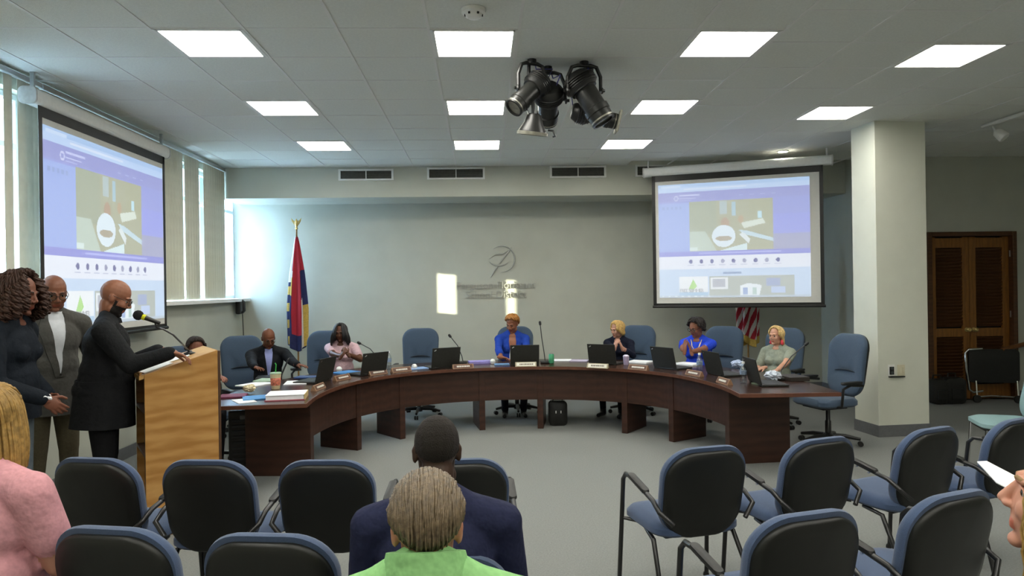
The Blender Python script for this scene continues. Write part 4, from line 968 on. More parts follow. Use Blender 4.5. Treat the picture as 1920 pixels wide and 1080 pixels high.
# --- the board, left to right
hid, hidx, _ = pers('person with dark hair seated behind the lectern, mostly hidden', 366, 630, 6.85, -140, lean=6, hp=15, top='6a3a44', skin='7a4c3a', scalp='2a1c16', sleeve='short', hands={'L': (at(424, 722, 6.3), (.7, -.6, -.1), (0, 0, -1), .4)})
hair_strands(hid['root'], hid['HM'], hid['Hc'], hid['hs'], mat('dark_brown_hair', '241710', .6, .3, 40, .3, 90), 220, hl_short, lambda p: .02 if angd(p) > 60 else 0, .008, puff=.02, seed=4)
man, manx, _ = pers('man in dark suit and pale blue shirt seated at the table', 503, 613, 8.05, -158, lean=14, hp=12, hy=8, jacket=True, top='15171b', bottom='15171b', skin='6b3f28', hipz=.55, fat=1.1, shw=.20, vox=.009,
    hands={'L': (at(582, 705, 7.42), (.9, -.35, -.05), (0, 0, -1), .25), 'R': (at(486, 712, 7.2), (.75, -.6, -.05), (0, 0, -1), .25)}, elbows={'L': (-.4, -.3, -1), 'R': (.5, -.5, -1)}, brow='1a100a')
suit(man, '8f97c8', MATS['cloth_15171bTrue'], .12, .055); glasses(man, r=.0012)
pinkw, pkx, _ = pers('woman with long black hair and pale pink top seated at the table', 638, 604, 8.85, 176, lean=4, hp=6, hy=4, top='c9a9ae', bottom='2a2a30', skin='5a3826', sleeve='short', scalp='0f0c0b', hipz=.55, fat=1.15, bust=1.0, hairh=.02, vox=.009,
    hands={'L': (at(652, 664, 8.52), (-.5, .1, .75), (-.6, .6, .2), .8), 'R': (at(640, 668, 8.50), (.5, .1, .8), (.6, .5, .2), .8)}, elbows={'L': (-.8, .3, -.8), 'R': (.8, .3, -.8)}, brow='0f0c0b')
M_BLK = mat('black_straight_hair', '100d0c', .4, .3, 30, .2, 60, spec=.5)
hair_strands(pinkw['root'], pinkw['HM'], pinkw['Hc'], pinkw['hs'], M_BLK, 260, hl_long, lambda p: 0 if angd(p) < 30 else (.20 if angd(p) < 110 else .24), .010, puff=.022, seed=5, spread=.8)
bluew, blx, _ = pers('woman with short auburn hair and royal blue jacket at the centre', 960, 587, 9.18, 180, lean=6, hp=18, hy=-26, jacket=False, top='1f3f98', bottom='1a1a20', skin='8d5a40', sleeve='mid', scalp='a06c33', hipz=.57, fat=1.08, bust=.9, hairh=.02, vox=.009,
    hands={'R': (at(940, 671, 8.75), (.95, -.2, -.15), (0, -.2, -1), .4), 'L': (at(985, 672, 8.75), (-.6, -.6, -.1), (0, 0, -1), .4)}, elbows={'R': (1, .1, -.6), 'L': (-1, .1, -.6)})
M_AUB = mat('auburn_short_hair', 'a06a30', .55, .35, 60, .4, 120)
hair_strands(bluew['root'], bluew['HM'], bluew['Hc'], bluew['hs'], M_AUB, 260, lambda p: hl_short(p) + (14 if angd(p) < 50 else 0), lambda p: .0, .0085, curl=.004, puff=.026, seed=6)
decal(bluew, 'chest', [(-.04, .50), (-.05, .42), (-.035, .30)], [(.04, .50), (.05, .42), (.035, .30)], skin_mat('8d5a40'), .003, .003)
decal(bluew, 'blouse', [(-.036, .32), (-.045, .22), (-.05, .10)], [(.036, .32), (.045, .22), (.05, .10)], mat('white_blouse', (.7, .7, .68), .8), .003, .003)
blon, bnx, _ = pers('woman with blonde bob and navy top, hands at her mouth', 1157, 599, 8.95, 150, lean=7, hp=6, hy=-32, top='141828', bottom='14161c', skin='b98a74', scalp='b3925a', hipz=.55, sleeve='mid', hairh=.02, vox=.009, fat=.95, bust=.8,
    hands={'L': (at(1166, 652, 8.62), (-.35, -.1, .9), (-.8, .3, .1), .55), 'R': (at(1154, 652, 8.60), (.25, -.1, .95), (.8, .4, .1), .55)}, elbows={'L': (-.7, .3, -1), 'R': (.7, .3, -1)}, brow='7a5a36')
M_BLD = mat('blonde_hair', 'bf9c5c', .5, .3, 50, .3, 90)
hair_strands(blon['root'], blon['HM'], blon['Hc'], blon['hs'], M_BLD, 260, lambda p: hl_long(p) + (16 if angd(p) < 45 else 0), lambda p: 0 if angd(p) < 50 else .075, .009, puff=.022, seed=7, spread=.2)
brb, brx, _ = pers('woman with short dark hair, glasses and bright blue top', 1305, 593, 8.35, 148, lean=8, hp=10, hy=-28, top='2a4ad0', bottom='1a1a22', skin='8a5a44', sleeve='short', scalp='1a1210', hipz=.55, fat=1.2, bust=1.1, hairh=.025, vox=.009,
    hands={'L': (at(1293, 661, 7.95), (-.25, -.1, .95), (-.8, .2, .1), .18), 'R': (at(1284, 661, 7.92), (.05, -.1, 1), (.8, .3, .1), .18)}, elbows={'L': (-.9, .3, -.9), 'R': (.6, .4, -1)})
M_DKH = mat('dark_wavy_hair', '1e1512', .55, .35, 40, .4, 90)
hair_strands(brb['root'], brb['HM'], brb['Hc'], brb['hs'], M_DKH, 280, lambda p: hl_short(p) + (10 if angd(p) < 50 else 6), lambda p: .015 if angd(p) > 60 else 0, .009, curl=.006, puff=.035, seed=8); glasses(brb, r=.0024)
for k in range(5): decal(brb, 'white_trim', [(-.15 - .004 * k, .47 - .035 * k), (-.15 - .004 * k, .455 - .035 * k)], [(-.165 - .004 * k, .465 - .035 * k), (-.165 - .004 * k, .45 - .035 * k)], M_PAPER, .004, .003, 2, 2)
decal(brb, 'necklace', [(-.075, .50), (-.05, .42), (-.006, .36)], [(-.066, .50), (-.042, .42), (.004, .36)], M_GOLD, .005, .004, 2, 10); decal(brb, 'necklace', [(.066, .50), (.042, .42), (-.004, .36)], [(.075, .50), (.05, .42), (.006, .36)], M_GOLD, .005, .004, 2, 10)
gry, gyx, _ = pers('blonde woman in grey green shirt with red earrings at table end', 1455, 609, 7.62, 128, lean=2, hp=0, hy=-8, top='8b9183', bottom='2a2c30', skin='c09078', sleeve='short', scalp='bd9a5e', hipz=.54, fat=1.15, bust=1.0, hairh=.02, vox=.009,
    hands={'L': (at(1452, 701, 7.15), (-.8, -.3, -.15), (0, 0, -1), .35), 'R': (at(1432, 690, 7.55), (-.8, -.2, -.15), (0, 0, -1), .35)}, elbows={'L': (-.7, -.2, -.9), 'R': (.7, -.2, -.9)}, brow='8a6a40')
M_BLD2 = mat('pale_blonde_hair', 'd0b177', .5, .3, 50, .3, 90)
hair_strands(gry['root'], gry['HM'], gry['Hc'], gry['hs'], M_BLD2, 260, lambda p: hl_long(p) + (6 if angd(p) < 45 else 0), lambda p: 0 if angd(p) < 60 else (.05 if angd(p) < 100 else .13), .008, puff=.02, seed=9, spread=.1)
for x in (-1, 1):
    MB().lathe([(.002, .0), (.012, -.012), (.02, -.045), (.012, -.06), (.001, -.062)], gry['Hc'] + gry['HM'] @ (np.array((x * .086, -.005, -.045)) * gry['hs']), (0, 0, 1), 10).build('earring', mat('coral_red', 'd0404a', .5), gry['root'], smooth=True)

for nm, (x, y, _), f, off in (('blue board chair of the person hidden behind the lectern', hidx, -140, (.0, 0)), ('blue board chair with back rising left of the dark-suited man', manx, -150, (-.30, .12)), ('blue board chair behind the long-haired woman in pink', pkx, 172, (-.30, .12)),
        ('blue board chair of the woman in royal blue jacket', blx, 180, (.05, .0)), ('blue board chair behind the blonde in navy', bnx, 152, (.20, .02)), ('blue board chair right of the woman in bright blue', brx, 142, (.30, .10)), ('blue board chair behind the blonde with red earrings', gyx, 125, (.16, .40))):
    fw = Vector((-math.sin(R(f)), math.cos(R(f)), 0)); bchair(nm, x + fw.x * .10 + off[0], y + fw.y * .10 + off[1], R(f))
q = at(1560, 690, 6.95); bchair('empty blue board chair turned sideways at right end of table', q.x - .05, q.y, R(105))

# ================================================================== lectern and what is on it
LA = Vector((-2.30, 4.80, 0)); lr = R(32)
lec = thing('lectern', 'golden oak slanted lectern at the left with dark edges', 'lectern', LA, lr)
w, dp, z0, z1 = .47, .52, 1.115, 1.255
zt = lambda x: z0 + (z1 - z0) * x / w
for nm, y in (('side_panel', 0), ('side_panel', dp - .022)):
    MB().prism([(0, .10), (w, .10), (w, zt(w)), (0, zt(0))], y, y + .022, lambda a, q, d: (a, d, q)).build(nm, M_OAK, lec, .002)
MB().box((w + .009, dp / 2, zt(w) / 2 + .045), (.018, dp, zt(w) - .10)).build('front_panel', M_OAKD, lec, .002)
MB().prism([(-.03, zt(-.03) - .03), (w + .0, zt(w) - .03), (w + .0, zt(w) + .0), (-.03, zt(-.03))], .023, dp - .023, lambda a, q, d: (a, d, q)).build('slanted_top', wood('light_oak_top', 'd0a868', 'b88a4c', .35, 'Y', 2.5), lec, .002)
MB().box((-.02, dp / 2, zt(-.02) + .006), (.014, dp - .05, .03)).build('book_stop', M_OAK, lec, .002)
MB().box((.06, dp / 2, .55), (.02, dp - .046, .9)).build('back_panel', M_OAKD, lec)
for z in (.55, .85): MB().box((.03, dp / 2, z), (.06, dp - .046, .02)).build('shelf', M_OAKD, lec)
MB().box((w / 2, dp / 2, .05), (w + .06, dp + .05, .10)).build('plinth', M_OAK, lec, .006)
def onlec(x, y, h=0): c, s = math.cos(lr), math.sin(lr); return Vector((LA.x + x * c - y * s, LA.y + x * s + y * c, zt(x) + h))
sl = math.atan2(z1 - z0, w)
def sheet(label, cat, x, y, wx, wy, th, m, rz=0, name='paper'):
    o = MB().box((0, 0, th / 2), (wx, wy, th)).build(name, m); o.location = onlec(x, y, .003); o.rotation_euler = Euler((0, -sl, 0)).to_matrix().to_4x4().to_euler(); o.rotation_euler = (Matrix.Rotation(lr, 3, 'Z') @ Matrix.Rotation(-sl, 3, 'Y') @ Matrix.Rotation(rz, 3, 'Z')).to_euler(); return tag(o, label, cat)
sheet('white sheet of paper lying on near end of the lectern top', 'paper', .085, .17, .19, .24, .006, M_PAPER, .1)
sheet('second white sheet under the speaking man\'s hand on the lectern', 'paper', .24, .30, .19, .24, .004, M_PAPER, -.15)
mp = at(262, 592, 4.98); mb = onlec(.33, .27); me_ = at(300, 606, 5.0); mj = at(293, 614, 5.0)
t = thing('microphone', 'black lectern microphone with foam ball and yellow ring', 'microphone', mb)
def rel(p): return Vector(p) - mb
MB().lathe([(.04, 0), (.042, .012), (.02, .02), (.012, .03)], (0, 0, 0)).build('base', M_BLACK, t, smooth=True)
MB().tube([Vector((0, 0, .02)), rel(at(340, 643, 5.05)), rel(at(325, 628, 5.03)), rel(at(306, 617, 5.0)), rel(mj), rel(me_.lerp(mp, .25))], .0065, 8).build('gooseneck', M_BLACKM, t, smooth=True)
ax = (mp - me_); MB().lathe([(.011, 0), (.013, .01), (.016, ax.length * .6), (.018, ax.length * .75)], rel(me_), ax, 14).build('handle', M_BLACK, t, smooth=True)
MB().lathe([(.0185, ax.length * .72), (.021, ax.length * .74), (.021, ax.length * .86), (.0185, ax.length * .88)], rel(me_), ax, 14).build('ring', mat('yellow_ring', 'd8d820', .4), t, smooth=True)
b = MB(); n_ = rel(mp) + ax.normalized() * .01; b.lathe([(.001, -.036), (.018, -.031), (.031, -.018), (.036, 0), (.032, .016), (.02, .03), (.001, .036)], n_, ax, 18); b.build('foam_ball', mat('black_foam', (.01, .01, .01), .95, .3, 300, .6, 500), t, smooth=True)

# ================================================================== things on the dais
M_LID = mat('black_laptop_lid', (.018, .018, .015), .5, .15, 40)
def laptop(label, px, py, turn=0, w=.345, hl=.235, tilt=14):
    q, s, dist, n = smap(px, py); rz = math.atan2(-n.x, n.y) + R(turn)
    t = thing('laptop', label, 'laptop', (q.x, q.y, TZ), rz, 'laptops on the dais')
    b = MB().box((0, .125, .011), (w, .245, .018)).build('base', M_LID, t, .004)
    MB().box((0, .10, .0205), (w - .05, .11, .002)).build('keyboard', M_BLACK, b)
    rot = Matrix.Rotation(R(tilt), 3, 'X'); c = Vector((0, 0, .02)) + rot @ Vector((0, 0, hl / 2))
    l = MB().box(c, (w, .010, hl), rot).build('lid', M_LID, t, .004)
    MB().box(c + rot @ Vector((0, .0056, 0)), (w - .03, .001, hl - .03), rot).build('display', mat('laptop_display', (.10, .14, .2), .3, .2, emit=.15), l)
    e = MB().box(c + rot @ Vector((-w / 2 + .035, -.0056, hl / 2 - .028)), (.028, .001, .010), rot @ Matrix.Rotation(R(-30), 3, 'Y')).build('badge', M_CHROME, l)
    for x in (-.11, .11): MB().tube([(x - .02, 0, .02), (x + .02, 0, .02)], .008, 8).build('hinge', M_BLACK, t)
    return t
for lb, px, py, tr in (('open black laptop beside the dark-suited man on the dais', 607, 716, 4), ('open black laptop in front of the woman in pale pink', 700, 703, -4), ('open black laptop in front of the empty board chair', 835, 691, 2), ('open black laptop in front of the woman in royal blue jacket', 984, 685, 0),
        ('open black laptop in front of the blonde in navy', 1130, 684, -3), ('open black laptop left of the woman in bright blue', 1247, 692, -6), ('open black laptop right of the woman in bright blue', 1341, 704, -6), ('open black laptop before the blonde with red earrings', 1416, 721, -6)):
    laptop(lb, px, py, tr)
tb = laptop('slim dark tablet propped up behind the straw cup', 527, 708, 35, .24, .20, 24)
M_PLATE = mat('nameplate_wood', '8a6a50', .45, .15, 30); M_PLT = mat('nameplate_text', (.72, .70, .62), .5, .03)
def nameplate(label, px, py, tone, w=.25, turn=0):
    q, s, dist, n = smap(px, py); rz = math.atan2(-n.x, n.y) + R(turn)
    t = thing('nameplate', label, 'nameplate', (q.x, q.y, TZ), rz, 'nameplates along the dais')
    MB().prism([(-.03, 0), (.03, 0), (.008, .052), (-.002, .052)], -w / 2, w / 2, lambda a, z, d: (d, a, z)).build('block', tone, t, .002)
    rot = Matrix.Rotation(math.atan2(.028, .052), 3, 'X').inverted() if False else Matrix.Rotation(-math.atan2(.028, .052), 3, 'X')
    MB().box((0, -.0165, .027), (w - .03, .002, .042), rot).build('plate', M_PLT if tone is M_PL2 else mat('nameplate_brown', '5d3f33', .4, .1), t)
    x = -w / 2 + .05; rn = random.Random(px)
    ln = MB()
    while x < w / 2 - .05:
        l_ = rn.uniform(.008, .016); ln.box((x + l_ / 2, -.0182, .028), (l_, .002, .018), rot); x += l_ + .005
    o = ln.build('lettering', M_PLT if tone is not M_PL2 else mat('nameplate_dark', '6d6655', .5), t); o['kind'] = 'stuff'
M_PL2 = mat('nameplate_pale', 'a59b80', .5, .08)
for lb, px, py, tn in (('small wooden nameplate at left corner beside the white binder', 597, 730, M_PLATE), ('nameplate in front of first laptop from the left corner', 641, 712, M_PLATE), ('long nameplate in front of the pink-topped woman\'s laptop', 708, 702, M_PLATE), ('pale nameplate right of the water bottle at left', 752, 697, M_PLATE),
        ('pale wooden nameplate by the empty chair\'s laptop', 868, 691, M_PLATE), ('pale nameplate below the centre laptop', 986, 687, M_PL2), ('pale nameplate below the navy blonde\'s laptop', 1121, 690, M_PL2), ('pinkish nameplate left of the bright blue woman\'s laptop', 1197, 693, M_PLATE),
        ('brown nameplate with white letters below the water bottle', 1302, 704, M_PLATE), ('brown nameplate with white letters nearest right table corner', 1358, 719, M_PLATE)):
    nameplate(lb, px, py, tn)
def bottle(label, px, py, h=.21, r=.032):
    q, *_ = smap(px, py); t = thing('water_bottle', label, 'bottle', (q.x, q.y, TZ), 0, 'water bottles')
    MB().lathe([(r * .6, 0), (r, .008), (r, h * .3), (r * .9, h * .36), (r, h * .42), (r, h * .62), (r * .85, h * .72), (r * .42, h * .86), (r * .4, h * .9)], n=18).build('body', M_BOTTLE, t, smooth=True)
    MB().lathe([(r * .44, h * .9), (r * .46, h * .91), (r * .46, h), (r * .4, h)], n=14).build('cap', M_WHITE, t, smooth=True)
    MB().lathe([(r * 1.01, h * .40), (r * 1.015, h * .41), (r * 1.015, h * .58), (r * 1.01, h * .59)], n=18).build('paper_band', mat('bottle_label', '7a8ba0', .5, .3, 60), t, smooth=True)
bottle('clear water bottle between the pink woman\'s laptop and nameplate', 729, 692); bottle('clear water bottle in front of the woman in bright blue', 1312, 699); bottle('clear water bottle left of the rightmost laptop', 1394, 718, .20)
q, *_ = smap(1174, 684); t = thing('tumbler', 'pale lilac tumbler beside the navy blonde\'s laptop', 'cup', (q.x, q.y, TZ))
MB().lathe([(.026, 0), (.03, .004), (.036, .10), (.034, .10), (.028, .008), (.001, .006)]).build('cup', mat('lilac_plastic', 'b3a6c0', .3, .05), t, smooth=True); MB().lathe([(.037, .098), (.038, .105), (.02, .118), (.001, .12)]).build('lid', mat('lilac_plastic_lid', 'c9c0d2', .3, .05), t, smooth=True)
q, *_ = smap(1034, 682); t = thing('soda_can', 'green soda can by the centre microphone', 'can', (q.x, q.y, TZ))
MB().lathe([(.022, 0), (.031, .008), (.033, .014), (.033, .108), (.026, .120)]).build('body', mat('green_can', '4fa276', .3, .25, 25, metal=.4), t, smooth=True); MB().lathe([(.026, .118), (.027, .123), (.022, .122), (.001, .119)]).build('rim', M_ALU, t, smooth=True)
def gooseneck(label, base, pts, foot=True):
    b0 = Vector((base.x, base.y, TZ)); t = thing('table_microphone', label, 'microphone', b0, 0, 'gooseneck microphones')
    MB().box((0, 0, .015), (.11, .13, .03)).build('base', M_BLACK, t, .012)
    P = [Vector((0, 0, .03))] + [Vector(p) - b0 for p in pts]; MB().tube(P, .0055, 8).build('gooseneck', M_BLACKM, t, smooth=True)
    d = (P[-1] - P[-2]).normalized(); MB().lathe([(.006, 0), (.015, .008), (.016, .04), (.008, .052)], P[-1], d, 12).build('capsule', M_BLACK, t, smooth=True)
q, *_ = smap(868, 682); gooseneck('gooseneck microphone right of the empty chair\'s laptop', q, [at(866, 668, q.y), at(858, 648, q.y), at(846, 633, q.y)])
q, *_ = smap(1022, 681); gooseneck('tall gooseneck microphone beside the green can', q, [at(1020, 660, q.y), at(1016, 635, q.y), at(1013, 610, q.y)])
q, *_ = smap(712, 690); gooseneck('low gooseneck microphone behind the pink woman\'s laptop', q, [at(706, 668, q.y), at(694, 654, q.y), at(677, 645, q.y)])
q, *_ = smap(1462, 712); gooseneck('gooseneck microphone at right table end near the grey shirt', q, [at(1466, 692, q.y), at(1484, 668, q.y), at(1508, 648, q.y)])
# clutter
def flat(name, label, cat, px, py, wx, wy, th, m, turn=0, group=None, z=0, rnd=0):
    q, s, dist, n = smap(px, py); rz = math.atan2(-n.x, n.y) + R(turn)
    o = MB().box((0, 0, th / 2), (wx, wy, th)).build(name, m, bev=min(.003, th / 3)); o.location = (q.x, q.y, TZ + z); o.rotation_euler = (0, 0, rz); return tag(o, label, cat, group)
q, s, dd, n = smap(538, 747); t = thing('binder', 'thick white binder with red edge at left table corner', 'binder', (q.x, q.y, TZ), R(8))
MB().box((0, 0, .004), (.33, .28, .008)).build('cover', mat('binder_red', '9a4a58', .5), t, .002); MB().box((0, .003, .026), (.31, .265, .036)).build('pages', M_PAPER, t, .002); MB().box((0, .003, .047), (.32, .275, .005)).build('cover', M_PAPER, t, .002); MB().box((.162, 0, .025), (.006, .27, .05)).build('tab_edge', mat('manila', 'c8b078', .6), t)
M_BLUEF = mat('blue_folder', '3f7fb8', .5, .1); M_PURP = mat('lilac_folder', '8f86c4', .6, .1); M_GRN = mat('pale_green_paper', '9db49a', .7, .08); M_PINK = mat('plum_folder', '6d2f48', .6, .15)
flat('folder', 'bright blue folder beside the white binder', 'folder', 478, 747, .22, .20, .012, M_BLUEF, 20)
flat('paper', 'loose white paper at the front of left table end', 'paper', 458, 752, .24, .15, .004, M_PAPER, 30)
flat('paper', 'white papers in front of the dark-suited man', 'paper', 478, 722, .30, .22, .012, M_PAPER, -15)
flat('paper', 'pale green paper behind the straw cup', 'paper', 500, 716, .21, .2, .012, M_GRN, 10, z=.0135)
flat('folder', 'plum folder at the far left table end next to lectern', 'folder', 437, 744, .2, .22, .015, M_PINK, 12)
flat('paper', 'white paper right of the straw cup', 'paper', 556, 718, .28, .22, .008, M_PAPER, 25)
flat('folder', 'dark blue booklet right of straw cup by first laptop', 'folder', 575, 710, .16, .22, .015, mat('navy_folder', '27406e', .5), 15, z=.009)
flat('folder', 'blue folder in front of the pink-topped woman', 'folder', 648, 699, .26, .2, .012, M_BLUEF, 0)
flat('folder', 'pale blue folder in front of the empty chair', 'folder', 775, 692, .34, .18, .01, mat('pale_blue_folder', '7f9cc4', .5), 0)
flat('folder', 'lilac folder left of the royal blue sleeve', 'folder', 900, 681, .28, .16, .03, M_PURP, 0)
flat('folder', 'blue folder just left of the centre laptop', 'folder', 941, 684, .18, .14, .012, mat('steel_blue_folder', '5f86ae', .5), 0)
flat('paper', 'white papers right of the green can', 'paper', 1052, 676, .25, .2, .01, M_PAPER, 0)
flat('paper', 'lilac paper left of the navy blonde\'s laptop', 'paper', 1086, 677, .22, .2, .012, mat('lilac_paper', 'b0aac0', .7), 0)
flat('paper', 'white paper stack right of the lilac tumbler', 'paper', 1200, 680, .26, .22, .02, M_PAPER, 0)
flat('paper', 'white paper stack before the woman in bright blue', 'paper', 1290, 684, .26, .2, .02, M_PAPER, 0)
flat('notebook', 'green notebook at the right table end', 'notebook', 1436, 722, .22, .16, .014, mat('grey_green_cover', '5f6d5a', .6), 10)
flat('tray', 'dark flat document tray at far right table end', 'tray', 1486, 712, .26, .2, .04, mat('dark_tray', '2c2622', .5), 0)
def crumple(label, px, py, r, m, seed, name='napkin', cat='napkin'):
    q, *_ = smap(px, py); rnd = random.Random(seed); v = (US * np.array((1.2, 1, .7))); v = v * np.array([[1 + rnd.uniform(-.28, .28)] for _ in v]) * r; b = MB().add([tuple(p + np.array((0, 0, r * .62))) for p in v], UF)
    o = b.build(name, m); o.location = (q.x, q.y, TZ + .0); zmin = min(p.z for p in (w_.co for w_ in o.data.vertices)); o.location.z = TZ - zmin; return tag(o, label, cat)
crumple('crumpled white and blue napkin between the two rightmost laptops', 1383, 690, .055, mat('bluish_napkin', 'aebcd8', .8, .15), 2)
crumple('crumpled white napkin beside the rightmost laptop', 1450, 714, .06, mat('white_napkin', 'c4ccd8', .8, .1), 5)
crumple('balled beige napkin on the blue folder', 468, 738, .045, mat('beige_napkin', 'd0c4a0', .8, .1), 9).location.z += .012
def mouse(label, px, py, m):
    q, *_ = smap(px, py); t = thing('white_ball', label, 'ball', (q.x, q.y, TZ))
    MB().lathe([(.018, 0), (.028, .004), (.033, .022), (.03, .042), (.018, .056), (.001, .06)]).build('ball', m, t, smooth=True); MB().lathe([(.034, .02), (.0345, .024), (.034, .028)]).build('band', M_ALU, t, smooth=True)
mouse('round white ball-shaped object before the empty chair', 777, 692, M_WHITE); mouse('round white ball-shaped object left of centre laptop', 924, 682, M_WHITE); mouse('round white ball-shaped object by the pink woman', 636, 697, M_WHITE)
q, *_ = smap(517, 729); t = thing('straw_cup', 'plastic drink cup with red print and green straw', 'cup', (q.x, q.y, TZ))
MB().lathe([(.036, 0), (.04, .005), (.052, .145), (.050, .145), (.038, .01), (.001, .008)]).build('cup', mat('cup_cream', 'd8c8a0', .35, .08), t, smooth=True)
MB().lathe([(.0436, .035), (.0442, .036), (.0495, .105), (.0488, .106)]).build('printed_band', mat('cup_print', 'cf7a62', .4, .6, 45), t, smooth=True)
MB().lathe([(.054, .143), (.055, .15), (.05, .156), (.001, .158)]).build('lid', M_GRN, t, smooth=True); MB().tube([(.0, .0, .15), (.006, 0, .23), (-.004, 0, .245)], .006, 8).build('straw', mat('green_straw', '3aa24a', .4), t)

# ================================================================== flags
def flag(label, x, y, ztop, zb, colours, wid, finial, seed, twist=0.0):
    t = thing('flag', label, 'flag', (x, y, 0))
    MB().lathe([(.0, 0), (.15, 0), (.15, .02), (.06, .05), (.03, .09), (.016, .1)]).build('stand', M_GOLD, t, smooth=True)
    MB().tube([(0, 0, .05), (0, 0, ztop)], .013, 10).build('pole', mat('pole_wood', '8a6a3a', .4), t, smooth=True)
    if finial:
        f = MB().lathe([(.001, -.02), (.02, -.015), (.022, 0), (.012, .015), (.016, .03), (.024, .06), (.02, .1), (.013, .12), (.001, .14)], (0, 0, ztop)).build('eagle_finial', M_GOLD, t, smooth=True)
        for s in (-1, 1): MB().prism([(s * .01, .03), (s * .03, .05), (s * .065, .10), (s * .075, .15), (s * .045, .12), (s * .015, .10)], -.006, .006, lambda a, z, d: (a, d, ztop + z)).build('wing', M_GOLD, f)
    nu, nv = 264, 104; vs = []; fs = []; mi = []; z1 = ztop - .12
    for j in range(nv + 1):
        v = j / nv; r = wid * (.12 + .88 * min(1, v * 1.5) ** .7) * (1 - .12 * v); z = z1 - (z1 - zb) * v
        for i in range(nu):
            a = 2 * math.pi * i / nu; k = 1 + .30 * math.sin(6 * a + seed + 1.2 * v) * min(1, v * 3); vs.append((r * math.cos(a) * k, r * .6 * math.sin(a) * k, z + .05 * math.sin(a * 2 + seed) * v))
    for j in range(nv):
        for i in range(nu): fs.append((j * nu + i, j * nu + (i + 1) % nu, (j + 1) * nu + (i + 1) % nu, (j + 1) * nu + i)); mi.append(colours(i / nu, j / nv))
    return t, vs, fs, mi
FR, FW, FB, FG = mat('flag_red', 'a02030', .8, .1, 60), mat('flag_white', 'c8c4c0', .8, .06), mat('flag_navy', '1e2450', .8, .12), mat('flag_gold', 'b89a48', .7, .2, 60)
def bands(seq):
    def f(u, v):
        k = (u + seq[0] * v) % 1.0
        for lim, c in seq[1]:
            if k < lim: return c
        return seq[1][-1][1]
    return f
def addflag(label, x, y, ztop, zb, fn, wid, fin, seed):
    t, vs, fs, mi = flag(label, x, y, ztop, zb, fn, wid, fin, seed); b = MB(); b.v = vs; b.f = fs; b.m = mi; o = b.build('cloth', [FR, FW, FB, FG], t, smooth=True); so_ = o.modifiers.new('thick', 'SOLIDIFY'); so_.thickness = .003
    return t
def mo(u, v):            # u: 0 right, .25 back, .5 left, .75 front
    k = (u - .5) * 2     # 0 left .. .5 front .. 1 right
    if u < .5: return 2
    if v < .30: return 1 if k < .28 else 0
    if k < .22: return 1 if v < .42 else (2 if (int(v * 13) % 2) else 3)
    if k < .34: return 3 if .36 < v < .52 else (2 if v > .5 else 1)
    if k < .66: return 0 if v < .86 else 2
    if k < .84: return 2 if v < .55 else 1
    return 2 if v < .62 else 3
q = at(556, 440, 10.15); zt_ = at(556, 428, 10.15).z
addflag('draped red white and navy flag on pole with gold eagle', q.x, 10.15, zt_, at(556, 652, 10.15).z, mo, .135, True, 1.3)
def us(u, v):
    if v > .93: return 3
    k = ((u + .55 * v) * 11) % 1.0
    return 0 if k < .55 else 1
q = at(1402, 600, 10.0); addflag('American flag hanging below the right screen behind board chairs', q.x, 10.0, 2.5, at(1402, 644, 10.0).z, us, .15, True, .4)

# ================================================================== audience chairs
def audience_chair(label, loc_, rz):
    t = thing('audience_chair', label, 'chair', loc_, rz, 'blue and black audience chairs')
    h = .475; out = [(x * (1 + .05 * y / h) * (1 - .5 * max(0, -y / h - .25) ** 2 * 2), y) for x, y in rrect(.468, h, .155, 9)]
    fn = warp_back(.635, R(12), -.55)
    MB().stack(out, [(.2, .175), (.5, .175), (.8, .180), (.92, .190), (.98, .207), (1, .228), (.985, .246)], fn).build('back_cushion', M_BLUE, t, smooth=True)
    MB().stack([(a * .945, b * .945 - .010) for a, b in out], [(1, .240), (1.0, .252), (.985, .262), (.95, .269), (.8, .273), (.5, .275), (.2, .275)], fn).build('back_shell', M_SHELL, t, smooth=True)
    MB().stack(rrect(.49, .46, .11, 6), [(.3, .475), (.7, .475), (.92, .468), (1, .445), (1, .42), (.93, .405), (.3, .40)], lambda a, b, d: Vector((a, b + .02, d - .05 * max(0, b - .12)))).build('seat', M_BLUE, t, smooth=True)
    MB().box((0, .02, .395), (.36, .34, .014)).build('seat_pan', M_BLACK, t, .004)
    for s in (-1, 1):
        x = s * .262
        MB().tube([(s * .20, -.275, .50), (x, -.25, .56), (x, -.18, .60), (x, .06, .655), (x, .13, .655), (x, .165, .62), (x, .185, .45), (x + s * .01, .215, .03), (x + s * .01, .22, .012)], .0125, 10).build('arm_leg_tube', M_BLACKM, t, smooth=True)
        MB().tube([(s * .20, .02, .39), (s * .23, -.12, .38), (s * .25, -.22, .20), (s * .26, -.27, .012)], .0125, 10).build('rear_leg', M_BLACKM, t, smooth=True)
        MB().tube([(s * .262, .19, .40), (s * .18, .12, .39)], .010, 8).build('seat_bracket', M_BLACKM, t)
        MB().stack(rrect(.04, .20, .019, 4), [(.6, .012), (.95, .009), (1, 0), (.9, -.01)], lambda a, b, d, x=x: Vector((x + a, b - .02, .645 + b * .22 + d))).build('arm_pad', M_BLACK, t, smooth=True)
        for y in (.02, -.06): MB().lathe([(.006, 0), (.006, .012)], (x, y, .62 + y * .22), (-s, 0, 0), 8).build('bolt', M_CHROME, t)
    for s in (-1, 1):
        for y, xx in ((.22, s * .272), (-.27, s * .26)): MB().lathe([(.016, 0), (.018, .006), (.014, .022)], (xx, y, 0), n=10).build('foot_cap', M_BLACK, t)
    return t
def achair(label, px, pytop, rz, first=False, dz=.875):
    q = onz(px, pytop, dz); c = Vector((q.x, q.y, 0)) + Vector((-math.sin(R(rz)), math.cos(R(rz)), 0)) * .27
    return audience_chair(label, c, R(rz)) if first else dup(A0, c, R(rz), label)
A0 = None
